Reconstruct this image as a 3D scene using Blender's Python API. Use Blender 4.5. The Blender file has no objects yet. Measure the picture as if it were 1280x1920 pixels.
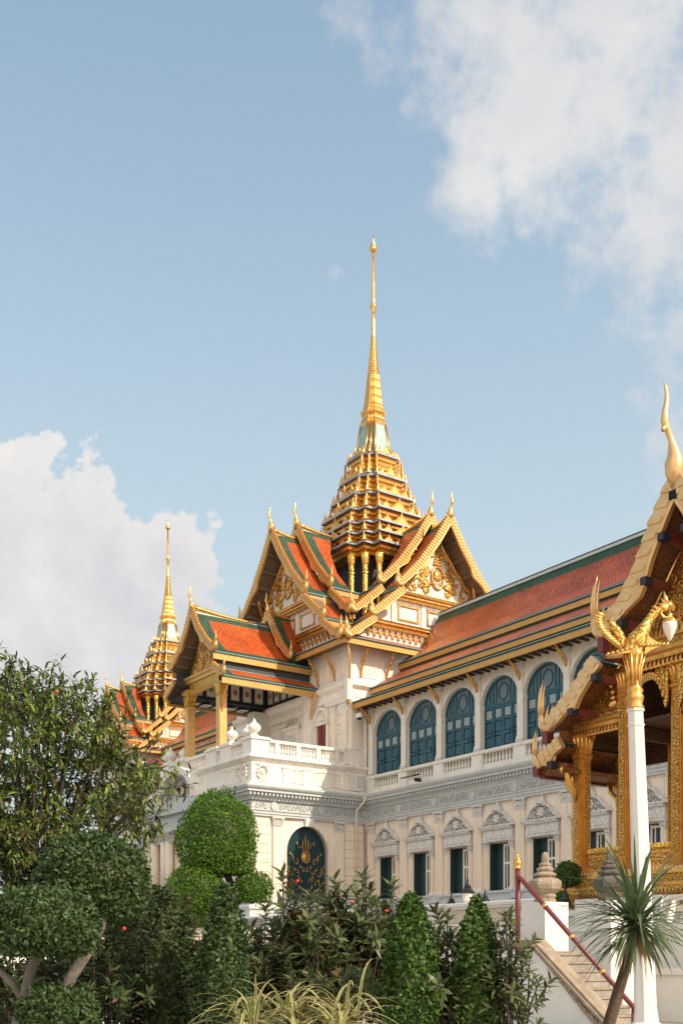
import bpy, bmesh, math, random
import numpy as np
from mathutils import Vector, Matrix
random.seed(7); RNG = np.random.default_rng(7)
sc = bpy.context.scene
COL = sc.collection
rad = math.radians

# ------------------------------------------------------------------ camera
FPX, CXP, HYP, CZ = 2082.0, 640.0, 1800.0, 1.6        # focal length / principal column / horizon row of the 1280x1920 photo
cam = bpy.data.cameras.new("camera"); cam_o = bpy.data.objects.new("camera", cam); COL.objects.link(cam_o)
cam.sensor_width = 36; cam.lens = FPX/1920*36; cam.shift_y = (HYP-960)/1920; cam.clip_end = 5000; cam.clip_start = .1
cam_o.location = (0, 0, CZ); cam_o.rotation_euler = (rad(90), 0, 0); sc.camera = cam_o

# ------------------------------------------------------------------ light, sky, exposure
A0 = math.atan2(640+795, FPX)
E1 = Vector((math.sin(A0), -math.cos(A0), 0)); E2 = Vector((math.cos(A0), math.sin(A0), 0))
PROT = math.atan2(E1.y, E1.x)                          # palace axis on the ground
ELEV, AZ = rad(38), rad(19)
sund = (E1*math.cos(AZ)+E2*math.sin(AZ))*math.cos(ELEV)+Vector((0, 0, math.sin(ELEV)))
SUN_STRENGTH, SKY_STRENGTH, EXPOSURE = 3.6, 0.15, 0.52
sl = bpy.data.lights.new("sun", 'SUN'); sl.energy = SUN_STRENGTH; sl.angle = rad(.5); sl.color = (1, .86, .68)
so = bpy.data.objects.new("sun", sl); COL.objects.link(so); so.rotation_euler = (-sund).to_track_quat('-Z', 'Y').to_euler()
w = bpy.data.worlds.new("World"); sc.world = w; w.use_nodes = True
sc.view_settings.view_transform = 'Standard'; sc.view_settings.look = 'None'
sc.view_settings.exposure = EXPOSURE; sc.view_settings.gamma = 1
def sky():
    nt = w.node_tree; nt.nodes.clear(); N = nt.nodes.new; L = nt.links.new
    out = N('ShaderNodeOutputWorld'); bg = N('ShaderNodeBackground'); L(bg.outputs[0], out.inputs[0])
    st = N('ShaderNodeTexSky'); st.sky_type = 'NISHITA'; st.sun_disc = False
    st.sun_elevation = ELEV; st.sun_rotation = math.atan2(sund.x, sund.y)
    st.air_density = 1.0; st.dust_density = 1.2; st.ozone_density = 1.3; st.altitude = 0
    tc = N('ShaderNodeTexCoord')
    def vm(op, a, b=None):
        n = N('ShaderNodeVectorMath'); n.operation = op
        for i, x in enumerate((a, b)):
            if x is None: continue
            if hasattr(x, 'links'): L(x, n.inputs[i])
            else: n.inputs[i].default_value = x
        return n.outputs['Value'] if op in ('DOT_PRODUCT', 'LENGTH', 'DISTANCE') else n.outputs[0]
    def ma(op, a, b=0.0, cl=False):
        n = N('ShaderNodeMath'); n.operation = op; n.use_clamp = cl
        for i, x in enumerate((a, b)):
            if hasattr(x, 'links'): L(x, n.inputs[i])
            else: n.inputs[i].default_value = x
        return n.outputs[0]
    def mr(x, a, b, c=0., d=1., kind='SMOOTHSTEP'):
        n = N('ShaderNodeMapRange'); n.interpolation_type = kind; L(x, n.inputs[0])
        for i, q in enumerate((a, b, c, d)): n.inputs[i+1].default_value = q
        return n.outputs[0]
    D = vm('NORMALIZE', tc.outputs['Generated'])
    def noise(scale, det, rough, off=(0, 0, 0)):
        n = N('ShaderNodeTexNoise'); n.inputs['Scale'].default_value = scale; n.inputs['Detail'].default_value = det
        n.inputs['Roughness'].default_value = rough; L(vm('ADD', D, off), n.inputs['Vector']); return n.outputs['Fac']
    def blobs(lst, shift=(0, 0, 0)):
        DD = vm('NORMALIZE', vm('ADD', D, shift)); f = None
        for (u, v, r) in lst:
            c = Vector(((u-CXP)/FPX, 1, (HYP-v)/FPX)).normalized()
            dist = vm('DISTANCE', DD, tuple(c))
            m = mr(dist, r/FPX*1.05, 0.0, 0., 1., 'LINEAR')
            f = m if f is None else ma('MAXIMUM', f, m)
        return f
    left = [(15, 1000, 260), (120, 1045, 190), (190, 1085, 170), (325, 1060, 150), (318, 1160, 170), (110, 1230, 330), (-110, 1030, 300), (230, 1270, 260), (-60, 1230, 400)]
    right = [(1010, 110, 330), (1180, 140, 370), (960, 220, 250), (1285, 270, 215), (1120, 20, 330), (880, 350, 150), (1210, 430, 150), (1420, 150, 400)]
    wisp = [(672, 60, 85), (684, 115, 70), (770, 200, 60)]
    far = [(1700, 800, 500), (2300, 500, 700), (-700, 700, 500), (-1300, 300, 600), (3300, 900, 800)]
    n1 = noise(9, 9, .62); n2 = noise(30, 6, .6, (3, 1, 2))
    turb = ma('ADD', ma('MULTIPLY', ma('SUBTRACT', n1, .5), 1.15), ma('MULTIPLY', ma('SUBTRACT', n2, .5), .85))
    fl = ma('ADD', blobs(left), turb); fr = ma('ADD', blobs(right), ma('MULTIPLY', turb, 1.15)); ff = ma('ADD', blobs(far), turb)
    fw = ma('ADD', blobs(wisp), ma('MULTIPLY', turb, 2.2))
    al = mr(fl, .35, .445); ar = ma('MULTIPLY', mr(fr, .32, .92), .86); aw = ma('MULTIPLY', mr(fw, .45, 1.5), .55); af = mr(ff, .2, .6)
    zz = N('ShaderNodeSeparateXYZ'); L(D, zz.inputs[0])
    back = mr(ma('ADD', ma('MULTIPLY', zz.outputs[1], -1.), ma('MULTIPLY', turb, 1.15)), .12, .55)   # unseen broken cloud added behind the camera as fill for the shaded walls
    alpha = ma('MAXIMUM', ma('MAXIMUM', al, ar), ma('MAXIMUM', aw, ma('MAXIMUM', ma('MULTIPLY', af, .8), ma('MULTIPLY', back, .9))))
    # thickness-driven tone: thin edges and sun-side lobes bright, thick cores greyer
    sh = noise(13, 7, .55, (5, 2, 1)); sh2 = noise(5, 4, .5, (1, 7, 3))
    z = N('ShaderNodeSeparateXYZ'); L(D, z.inputs[0])
    core = mr(fl, .35, 1.0)
    tone = ma('ADD', ma('MULTIPLY', ma('SUBTRACT', sh, .5), .95), ma('MULTIPLY', ma('SUBTRACT', sh2, .5), .9))
    tone = ma('ADD', tone, ma('SUBTRACT', .62, ma('MULTIPLY', core, .30)), True)
    tone = ma('MAXIMUM', tone, ma('MULTIPLY', ar, .52))
    cc = N('ShaderNodeMixRGB'); L(tone, cc.inputs[0]); cc.inputs[1].default_value = (2.75, 2.85, 3.1, 1); cc.inputs[2].default_value = (4.35, 4.2, 4.0, 1)
    lit = N('ShaderNodeMixRGB'); L(back, lit.inputs[0]); L(cc.outputs[0], lit.inputs[1]); lit.inputs[2].default_value = (7.0, 6.55, 6.0, 1); cc = lit  # the added rear cloud is brighter and warmer than the clouds in view
    # humid air: the blue is washed with white towards the horizon
    hz = mr(z.outputs[2], .1, .74, .97, .30)
    hm = N('ShaderNodeMixRGB'); tn = N('ShaderNodeMixRGB'); tn.blend_type = 'MULTIPLY'; tn.inputs[0].default_value = 1; L(st.outputs[0], tn.inputs[1]); tn.inputs[2].default_value = (.80, 1.03, 1.02, 1)
    L(hz, hm.inputs[0]); L(tn.outputs[0], hm.inputs[1]); hm.inputs[2].default_value = (2.98, 3.42, 3.50, 1)
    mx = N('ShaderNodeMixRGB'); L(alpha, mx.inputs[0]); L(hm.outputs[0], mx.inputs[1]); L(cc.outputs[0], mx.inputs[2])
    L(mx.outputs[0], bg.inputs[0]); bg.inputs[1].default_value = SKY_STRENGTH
sky()
sc.cycles.max_bounces = 6; sc.cycles.transparent_max_bounces = 8

# ------------------------------------------------------------------ materials
MATS = {}
def mat(name, col, rough=.6, metal=0., var=0., vscale=3., bump=0., bscale=20., coat=0., col2=None, trans=0., island=0., spec=.5, obj=True, dist=.02):
    m = bpy.data.materials.new(name); m.use_nodes = True; nt = m.node_tree; N = nt.nodes.new; L = nt.links.new
    b = nt.nodes['Principled BSDF']; b.inputs['Base Color'].default_value = (*col, 1); b.inputs['Roughness'].default_value = rough
    b.inputs['Metallic'].default_value = metal; b.inputs['Coat Weight'].default_value = coat; b.inputs['Specular IOR Level'].default_value = spec
    tc = N('ShaderNodeTexCoord'); co = tc.outputs['Object']
    last = None
    if var or col2:
        n = N('ShaderNodeTexNoise'); n.inputs['Scale'].default_value = vscale; n.inputs['Detail'].default_value = 6; n.inputs['Roughness'].default_value = .65
        L(co, n.inputs['Vector'])
        r = N('ShaderNodeMapRange'); L(n.outputs['Fac'], r.inputs[0]); r.inputs[1].default_value = .35; r.inputs[2].default_value = .68
        mx = N('ShaderNodeMixRGB'); L(r.outputs[0], mx.inputs[0]); mx.inputs[1].default_value = (*col, 1)
        c2 = col2 or tuple(c*(1-var) for c in col); mx.inputs[2].default_value = (*c2, 1); last = mx.outputs[0]
    if island:
        g = N('ShaderNodeNewGeometry'); hsv = N('ShaderNodeHueSaturation')
        if last is None: hsv.inputs['Color'].default_value = (*col, 1)
        else: L(last, hsv.inputs['Color'])
        r = N('ShaderNodeMapRange'); L(g.outputs['Random Per Island'], r.inputs[0]); r.inputs[3].default_value = 1-island; r.inputs[4].default_value = 1+island
        L(r.outputs[0], hsv.inputs['Value'])
        r2 = N('ShaderNodeMapRange'); L(g.outputs['Random Per Island'], r2.inputs[0]); r2.inputs[3].default_value = .52; r2.inputs[4].default_value = .47
        L(r2.outputs[0], hsv.inputs['Hue']); last = hsv.outputs[0]
    if last is not None: L(last, b.inputs['Base Color'])
    if bump:
        n = N('ShaderNodeTexNoise'); n.inputs['Scale'].default_value = bscale; n.inputs['Detail'].default_value = 5; L(co, n.inputs['Vector'])
        bp = N('ShaderNodeBump'); bp.inputs['Strength'].default_value = bump; bp.inputs['Distance'].default_value = dist
        L(n.outputs['Fac'], bp.inputs['Height']); L(bp.outputs[0], b.inputs['Normal'])
    if trans:
        t = N('ShaderNodeBsdfTranslucent'); ms = N('ShaderNodeMixShader'); ms.inputs[0].default_value = trans
        if last is not None: L(last, t.inputs['Color'])
        else: t.inputs['Color'].default_value = (*col, 1)
        L(b.outputs[0], ms.inputs[1]); L(t.outputs[0], ms.inputs[2]); L(ms.outputs[0], nt.nodes['Material Output'].inputs[0])
    MATS[name] = m; return m
def tile(name, c1, c2, rough=.55, bw=.24, bh=.17, coat=.04):
    m = bpy.data.materials.new(name); m.use_nodes = True; nt = m.node_tree; N = nt.nodes.new; L = nt.links.new
    b = nt.nodes['Principled BSDF']; uv = N('ShaderNodeUVMap')
    br = N('ShaderNodeTexBrick'); br.inputs['Scale'].default_value = 1; br.inputs['Brick Width'].default_value = bw; br.inputs['Row Height'].default_value = bh
    br.inputs['Mortar Size'].default_value = .035; br.inputs['Mortar Smooth'].default_value = .6; br.inputs['Bias'].default_value = -.1
    br.inputs['Color1'].default_value = (*c1, 1); br.inputs['Color2'].default_value = (*c2, 1); br.inputs['Mortar'].default_value = (*[q*.4 for q in c1], 1)
    L(uv.outputs[0], br.inputs['Vector'])
    n = N('ShaderNodeTexNoise'); n.inputs['Scale'].default_value = .55; n.inputs['Detail'].default_value = 7; n.inputs['Roughness'].default_value = .7; L(uv.outputs[0], n.inputs['Vector'])
    r = N('ShaderNodeMapRange'); L(n.outputs['Fac'], r.inputs[0]); r.inputs[1].default_value = .3; r.inputs[2].default_value = .7; r.inputs[3].default_value = .58; r.inputs[4].default_value = 1.2
    mx = N('ShaderNodeMixRGB'); mx.blend_type = 'MULTIPLY'; mx.inputs[0].default_value = 1; L(br.outputs['Color'], mx.inputs[1]); L(r.outputs[0], mx.inputs[2])
    L(mx.outputs[0], b.inputs['Base Color']); b.inputs['Roughness'].default_value = rough; b.inputs['Coat Weight'].default_value = coat; b.inputs['Coat Roughness'].default_value = .25; b.inputs['Specular IOR Level'].default_value = .35
    bp = N('ShaderNodeBump'); bp.inputs['Strength'].default_value = .8; bp.inputs['Distance'].default_value = .04; bp.invert = True
    L(br.outputs['Fac'], bp.inputs['Height']); L(bp.outputs[0], b.inputs['Normal'])
    MATS[name] = m
def ornate(name, c1, c2, scale, rough=.35, metal=.85, bump=.9, c3=None, dist=.04, thr=.14):
    """gilded carving: veins of gold over a darker ground (a Voronoi relief with a noise-warped field)"""
    m = bpy.data.materials.new(name); m.use_nodes = True; nt = m.node_tree; N = nt.nodes.new; L = nt.links.new
    b = nt.nodes['Principled BSDF']; tc = N('ShaderNodeTexCoord')
    nz = N('ShaderNodeTexNoise'); nz.inputs['Scale'].default_value = scale*.6; L(tc.outputs['Object'], nz.inputs['Vector'])
    va = N('ShaderNodeVectorMath'); va.operation = 'MULTIPLY_ADD'; va.inputs[1].default_value = (.5/scale*2,)*3; L(nz.outputs['Color'], va.inputs[0]); L(tc.outputs['Object'], va.inputs[2])
    vo = N('ShaderNodeTexVoronoi'); vo.feature = 'SMOOTH_F1'; vo.inputs['Scale'].default_value = scale; vo.inputs['Smoothness'].default_value = .3; L(va.outputs[0], vo.inputs['Vector'])
    ve = N('ShaderNodeTexVoronoi'); ve.feature = 'DISTANCE_TO_EDGE'; ve.inputs['Scale'].default_value = scale; L(va.outputs[0], ve.inputs['Vector'])
    r = N('ShaderNodeMapRange'); L(ve.outputs['Distance'], r.inputs[0]); r.inputs[1].default_value = .0; r.inputs[2].default_value = thr
    mx = N('ShaderNodeMixRGB'); L(r.outputs[0], mx.inputs[0]); mx.inputs[1].default_value = (*c2, 1); mx.inputs[2].default_value = (*c1, 1); last = mx.outputs[0]
    if c3:
        v3 = N('ShaderNodeTexVoronoi'); v3.inputs['Scale'].default_value = scale; L(va.outputs[0], v3.inputs['Vector'])
        r3 = N('ShaderNodeMapRange'); L(v3.outputs['Distance'], r3.inputs[0]); r3.inputs[1].default_value = .16; r3.inputs[2].default_value = .22; r3.inputs[3].default_value = 1; r3.inputs[4].default_value = 0
        m3 = N('ShaderNodeMixRGB'); L(r3.outputs[0], m3.inputs[0]); L(last, m3.inputs[1]); m3.inputs[2].default_value = (*c3, 1); last = m3.outputs[0]
    L(last, b.inputs['Base Color']); b.inputs['Metallic'].default_value = metal; b.inputs['Roughness'].default_value = rough
    bp = N('ShaderNodeBump'); bp.inputs['Strength'].default_value = bump; bp.inputs['Distance'].default_value = dist
    L(ve.outputs['Distance'], bp.inputs['Height']); L(bp.outputs[0], b.inputs['Normal']); MATS[name] = m
WHITE, PEACH, GREY = (.84, .78, .70), (.86, .735, .60), (.55, .57, .56)
def weather(m, dark=(.55, .5, .42), amount=.5):
    """old lime paint: faint blotches plus vertical rain streaks"""
    nt = m.node_tree; N = nt.nodes.new; L = nt.links.new; b = nt.nodes['Principled BSDF']
    lk = b.inputs['Base Color'].links[0].from_socket
    tc = N('ShaderNodeTexCoord'); mp = N('ShaderNodeMapping'); mp.inputs['Scale'].default_value = (3.5, 3.5, .22); L(tc.outputs['Object'], mp.inputs[0])
    n = N('ShaderNodeTexNoise'); n.inputs['Scale'].default_value = 1.6; n.inputs['Detail'].default_value = 8; n.inputs['Roughness'].default_value = .7; L(mp.outputs[0], n.inputs['Vector'])
    r = N('ShaderNodeMapRange'); L(n.outputs['Fac'], r.inputs[0]); r.inputs[1].default_value = .5; r.inputs[2].default_value = .78; r.inputs[3].default_value = 0; r.inputs[4].default_value = amount
    mx = N('ShaderNodeMixRGB'); mx.blend_type = 'MULTIPLY'; L(r.outputs[0], mx.inputs[0]); L(lk, mx.inputs[1]); mx.inputs[2].default_value = (*dark, 1); L(mx.outputs[0], b.inputs['Base Color'])
weather(mat('white_paint', WHITE, .6, var=.12, vscale=1.5, bump=.15, bscale=8), amount=.8)
weather(mat('peach_paint', PEACH, .65, var=.06, vscale=1.2, bump=.15, bscale=8), amount=.85)
weather(mat('grey_paint', GREY, .6, var=.1, vscale=2, bump=.15, bscale=8))
weather(mat('relief_grey', (.60, .60, .57), .6, var=.25, vscale=9, bump=.9, bscale=7, dist=.12))
mat('carved_white', (.80, .76, .71), .6, var=.35, vscale=6, bump=.8, bscale=9, dist=.1)
mat('pediment_ground', (.33, .31, .30), .7, var=.2, vscale=8)
mat('gold', (.82, .46, .13), .34, .8, col2=(.48, .22, .045), vscale=5, bump=.25, bscale=14)
mat('gold_smooth', (.90, .55, .18), .26, .9, col2=(.68, .34, .07), vscale=4, bump=.08, bscale=5)
mat('gold_pale', (.74, .43, .15), .40, .55, var=.15, vscale=2.5, bump=.2, bscale=14)
mat('gold_cream', (.80, .53, .27), .32, .55, col2=(.68, .39, .14), vscale=2, bump=.1, bscale=6)
mat('gold_deep', (.64, .28, .04), .4, .5, var=.3, vscale=4, bump=.2)
mat('gold_paint', (.62, .34, .09), .45, .3, var=.16, vscale=1.3, bump=.12, bscale=10)
ornate('gold_carved', (.88, .52, .11), (.30, .13, .02), 7, .32, .85)
ornate('gold_fine', (.66, .34, .06), (.14, .055, .015), 12, .36, .8, c3=(.75, .75, .7))
ornate('red_gold_lattice', (.10, .016, .010), (.50, .23, .045), 15, .5, .4, thr=.12)
ornate('lattice_shaded', (.035, .012, .009), (.22, .10, .02), 13, .55, .3, thr=.10)  # darker copy of the gilded lattice, interior shade put into its colour
mat('pale_slate', (.36, .42, .50), .5, .2, var=.3, vscale=4, bump=.3, bscale=12)
mat('verdigris', (.30, .43, .40), .45, .1, var=.28, vscale=1.6, bump=.1)
tile('tile_orange', (.72, .125, .014), (.48, .062, .009))
tile('tile_red', (.54, .112, .030), (.33, .060, .022), .42)
tile('tile_green', (.045, .125, .07), (.026, .085, .050))
mat('teal_trim', (.16, .33, .31), .4, var=.2, vscale=3)
mat('pale_trim', (.52, .58, .55), .5, var=.2, vscale=3)
mat('dark_trim', (.035, .045, .05), .5)
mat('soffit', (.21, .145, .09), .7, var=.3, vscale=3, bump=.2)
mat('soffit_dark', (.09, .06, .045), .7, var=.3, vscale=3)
mat('navy', (.016, .018, .026), .5)
mat('ceiling_panel', (.42, .36, .28), .6)
mat('blue_paint', (.026, .105, .150), .42, var=.22, vscale=2.0, bump=.1)
mat('blue_dark', (.012, .048, .08), .45)
mat('frosted_glass', (.30, .36, .36), .25, var=.15, vscale=1)
mat('fan_glass', (.12, .18, .21), .18, var=.2, vscale=1)
mat('dark_glass', (.012, .014, .02), .08)
mat('shutter_green', (.022, .052, .052), .45, var=.2, vscale=3)
mat('door_teal', (.008, .040, .048), .3, var=.2, vscale=2)
mat('red_wood', (.20, .035, .02), .45, var=.3, vscale=4)
mat('amber_panel', (.42, .20, .04), .5, var=.3, vscale=10)
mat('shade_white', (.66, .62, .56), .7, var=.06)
mat('maroon', (.17, .028, .026), .4, var=.2, vscale=4, bump=.1)
mat('black_iron', (.012, .013, .016), .4)
mat('stone', (.40, .31, .22), .85, var=.45, vscale=3, bump=.6, bscale=14, dist=.05)
mat('stone_dark', (.15, .13, .11), .85, var=.5, vscale=4, bump=.5, bscale=14)
mat('step_stone', (.36, .32, .27), .75, var=.4, vscale=3, bump=.4, bscale=8)
mat('terrace_white', (.74, .71, .66), .6, var=.12, vscale=1.2, bump=.2, bscale=6)
mat('terrace_beige', (.62, .53, .42), .65, var=.15, vscale=1.2, bump=.2, bscale=6)
mat('lamp_glass', (.78, .74, .66), .25, var=.08)
mat('pipe', (.52, .50, .46), .5)
mat('bark', (.20, .17, .14), .9, var=.5, vscale=7, bump=.8, bscale=18)
mat('bark_brown', (.11, .065, .04), .9, var=.5, vscale=9, bump=.9, bscale=22)
mat('bark_dark', (.055, .04, .03), .9, var=.4, vscale=9, bump=.6)
mat('leaf_bright', (.088, .195, .018), .45, island=.45, trans=.35, spec=.25)
mat('leaf_topiary', (.060, .115, .022), .5, island=.5, trans=.25, spec=.25)
mat('leaf_dark', (.046, .072, .022), .45, island=.5, trans=.2, spec=.25)
mat('leaf_loose', (.165, .235, .045), .42, island=.55, trans=.3, spec=.25)
mat('leaf_shrub', (.115, .145, .058), .36, island=.5, trans=.35, spec=.25)
mat('leaf_bronze', (.13, .085, .04), .45, island=.4, trans=.25, spec=.25)
mat('leaf_column', (.055, .115, .020), .45, island=.5, trans=.25, spec=.25)
mat('leaf_pad', (.052, .092, .028), .5, island=.55, trans=.2, spec=.25)
mat('leaf_deep', (.020, .034, .012), .55, island=.5, trans=.15, spec=.25)
mat('leaf_strap', (.105, .150, .070), .36, island=.35, trans=.2, spec=.25)
mat('leaf_dry', (.36, .21, .09), .7, island=.3, trans=.2, spec=.25)
mat('leaf_cream', (.62, .55, .25), .5, island=.2, trans=.25, spec=.25)
mat('leaf_stripe', (.12, .19, .04), .45, island=.3, trans=.25, spec=.25)
mat('fruit', (.65, .12, .015), .4, var=.3)
mat('flower_red', (.55, .03, .02), .5)
mat('bounce_paving', (.50, .45, .38), .8, var=.3, vscale=.8, bump=.3)  # unseen ground, kept pale to bounce warm light up onto shaded walls
mat('grass', (.045, .085, .022), .9, var=.4, vscale=1.5, bump=.6, bscale=30)
mat('soil', (.06, .045, .03), .95, var=.4, vscale=2, bump=.5)

# ------------------------------------------------------------------ mesh building
class MB:
    """collects faces with a material name each; a frame maps (s along, d outward, z) to the parent's space"""
    def __init__(s, frame=None): s.v = []; s.f = []; s.m = []; s.uv = []; s.names = []; s.T = frame; s.sm = []
    def mi(s, name):
        if name not in s.names: s.names.append(name)
        return s.names.index(name)
    def pt(s, p):
        q = s.T(*p) if s.T else tuple(p); s.v.append(q); return len(s.v)-1
    def face(s, pts, m, uv=None, smooth=False):
        i = [s.pt(p) for p in pts]; s.f.append(i); s.m.append(s.mi(m)); s.uv.append(uv); s.sm.append(smooth)
    def idx(s, i, m, smooth=False): s.f.append(list(i)); s.m.append(s.mi(m)); s.uv.append(None); s.sm.append(smooth)
    def box(s, a0, a1, b0, b1, c0, c1, m):
        q = [s.pt(p) for p in ((a0, b0, c0), (a1, b0, c0), (a1, b1, c0), (a0, b1, c0), (a0, b0, c1), (a1, b0, c1), (a1, b1, c1), (a0, b1, c1))]
        for f in ((0, 3, 2, 1), (4, 5, 6, 7), (0, 1, 5, 4), (1, 2, 6, 5), (2, 3, 7, 6), (3, 0, 4, 7)): s.idx([q[k] for k in f], m)
    def prism(s, poly, off, m, m2=None):
        o = Vector(off); a = [s.pt(p) for p in poly]; b = [s.pt(Vector(p)+o) for p in poly]; n = len(poly)
        s.idx(a, m); s.idx(b[::-1], m)
        for i in range(n): s.idx((a[i], b[i], b[(i+1) % n], a[(i+1) % n]), m2 or m)
    def loft(s, rings, m, caps=True, smooth=False, closed=True, ms=None):
        R = [[s.pt(p) for p in r] for r in rings]; n = len(R[0])
        for k in range(len(R)-1):
            for i in range(n if closed else n-1):
                j = (i+1) % n; s.idx((R[k][i], R[k][j], R[k+1][j], R[k+1][i]), ms[k] if ms else m, smooth)
        if caps and closed:
            s.idx(R[0][::-1], ms[0] if ms else m); s.idx(R[-1], ms[-1] if ms else m)
    def lathe(s, cx, cy, prof, m, seg=12, smooth=True, ms=None, tilt=None):
        rings = []
        for (r, z) in prof:
            r = max(r, .001); ox = tilt[0]*z if tilt else 0; oy = tilt[1]*z if tilt else 0
            rings.append([(cx+ox+r*math.cos(2*math.pi*i/seg+.13), cy+oy+r*math.sin(2*math.pi*i/seg+.13), z) for i in range(seg)])
        s.loft(rings, m, True, smooth, True, ms)
    def tube(s, pts, rs, m, seg=6, smooth=True):
        pts = [Vector(p) for p in pts]
        if not hasattr(rs, '__len__'): rs = [rs]*len(pts)
        rings = []; up = Vector((0, 0, 1)); prev = None
        for i, p in enumerate(pts):
            t = (pts[min(i+1, len(pts)-1)]-pts[max(i-1, 0)]).normalized()
            if prev is None:
                a = t.cross(up); a = a if a.length > 1e-3 else t.cross(Vector((1, 0, 0)))
            else: a = prev-t*prev.dot(t)
            a.normalize(); prev = a; b = t.cross(a)
            rings.append([p+(a*math.cos(2*math.pi*k/seg)+b*math.sin(2*math.pi*k/seg))*max(rs[i], .001) for k in range(seg)])
        s.loft(rings, m, True, smooth)
    def ball(s, c, r, m, seg=10, n=6, sq=(1, 1, 1)):
        rings = [[(c[0]+sq[0]*r*math.sin(math.pi*(k+.02)/(n+.04))*math.cos(2*math.pi*i/seg), c[1]+sq[1]*r*math.sin(math.pi*(k+.02)/(n+.04))*math.sin(2*math.pi*i/seg), c[2]-sq[2]*r*math.cos(math.pi*k/n)) for i in range(seg)] for k in range(n+1)]
        s.loft(rings, m, True, True)
    def build(s, name, parent=None, label=None, loc=None):
        me = bpy.data.meshes.new(name); me.from_pydata([tuple(p) for p in s.v], [], s.f); me.update()
        for n in s.names: me.materials.append(MATS[n])
        me.polygons.foreach_set('material_index', s.m)
        me.polygons.foreach_set('use_smooth', s.sm)
        if any(u is not None for u in s.uv):
            ul = me.uv_layers.new(name="UVMap"); k = 0
            for f, u in zip(s.f, s.uv):
                for i in range(len(f)):
                    if u is not None: ul.data[k].uv = u[i]
                    k += 1
        bm = bmesh.new(); bm.from_mesh(me); bmesh.ops.recalc_face_normals(bm, faces=bm.faces); bm.to_mesh(me); bm.free()
        return link(name, me, parent, label, loc)
def link(name, data, parent=None, label=None, loc=None):
    o = bpy.data.objects.new(name, data); COL.objects.link(o)
    if parent: o.parent = parent
    if label: o['label'] = label
    if loc: o.location = loc
    return o
def tag(o, label, cat, group=None, kind=None):
    o['label'] = label; o['category'] = cat
    if group: o['group'] = group
    if kind: o['kind'] = kind
    return o
def empty(name, loc, label, cat, group=None, rz=0):
    o = link(name, None); o.location = loc; o.rotation_euler = (0, 0, rz); o.empty_display_size = .3
    return tag(o, label, cat, group)
def dup(o, parent, loc=None, rz=None, scale=None):
    c = o.copy(); COL.objects.link(c); c.parent = parent
    if loc is not None: c.location = loc
    if rz is not None: c.rotation_euler = (0, 0, rz)
    if scale is not None: c.scale = (scale,)*3
    for ch in list(o.children):
        d = ch.copy(); COL.objects.link(d); d.parent = c
        for g in ch.children: e = g.copy(); COL.objects.link(e); e.parent = d
    return c
def fr(o, a, n):
    """facade frame: origin o, along a, outward normal n (2-D vectors in the palace plan)"""
    return lambda s, d, z: (o[0]+a[0]*s+n[0]*d, o[1]+a[1]*s+n[1]*d, z)
def at(u, v, D):
    return Vector(((u-CXP)/FPX*D, D, CZ+(HYP-v)/FPX*D))
def arc(c, hw, z0, rise, n=16, a0=0., a1=math.pi):
    return [(c-hw*math.cos(a0+(a1-a0)*i/n), z0+rise*math.sin(a0+(a1-a0)*i/n)) for i in range(n+1)]
def arch_wall(mb, s0, s1, z0, z1, c, hw, zs, rise, d0, d1, m, zb=None):
    """wall slab s0..s1, z0..z1 (front face d1, back d0) pierced by an arched opening that starts at zb"""
    zb = z0 if zb is None else zb
    A = arc(c, hw, zs, rise)
    for d in (d1, d0):
        if zb > z0: mb.face([(s0, d, z0), (s1, d, z0), (s1, d, zb), (s0, d, zb)], m)
        mb.face([(s0, d, zb), (c-hw, d, zb), (c-hw, d, zs), (s0, d, zs)], m)
        mb.face([(c+hw, d, zb), (s1, d, zb), (s1, d, zs), (c+hw, d, zs)], m)
        mb.face([(s0, d, zs), (A[0][0], d, zs), (A[0][0], d, z1), (s0, d, z1)], m)
        mb.face([(A[-1][0], d, zs), (s1, d, zs), (s1, d, z1), (A[-1][0], d, z1)], m)
        for p, q in zip(A, A[1:]): mb.face([(p[0], d, p[1]), (q[0], d, q[1]), (q[0], d, z1), (p[0], d, z1)], m)
    edge = [(c-hw, zb)]+A+[(c+hw, zb)]
    for p, q in zip(edge, edge[1:]): mb.face([(p[0], d0, p[1]), (q[0], d0, q[1]), (q[0], d1, q[1]), (p[0], d1, p[1])], m)
    mb.face([(s0, d0, z1), (s1, d0, z1), (s1, d1, z1), (s0, d1, z1)], m)
def arch_band(mb, c, hw, zs, rise, wd, d0, d1, m, zb=None, n=16):
    """moulding of width wd round an arch"""
    A = arc(c, hw, zs, rise, n); B = arc(c, hw+wd, zs, rise+wd, n)
    if zb is not None: A = [(c-hw, zb)]+A+[(c+hw, zb)]; B = [(c-hw-wd, zb)]+B+[(c+hw+wd, zb)]
    for i in range(len(A)-1):
        p, q, r, t = A[i], A[i+1], B[i+1], B[i]
        mb.face([(p[0], d1, p[1]), (q[0], d1, q[1]), (r[0], d1, r[1]), (t[0], d1, t[1])], m)
        mb.face([(p[0], d0, p[1]), (q[0], d0, q[1]), (q[0], d1, q[1]), (p[0], d1, p[1])], m)
        mb.face([(t[0], d0, t[1]), (r[0], d0, r[1]), (r[0], d1, r[1]), (t[0], d1, t[1])], m)
def mould(mb, s0, s1, prof, m, ms=None):
    """horizontal moulding: profile [(d,z)...] swept from s0 to s1"""
    for i in range(len(prof)-1):
        (d, z), (e, y) = prof[i], prof[i+1]
        mb.face([(s0, d, z), (s1, d, z), (s1, e, y), (s0, e, y)], ms[i] if ms else m)
    for s in (s0, s1): mb.face([(s, d, z) for d, z in prof], m)
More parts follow.
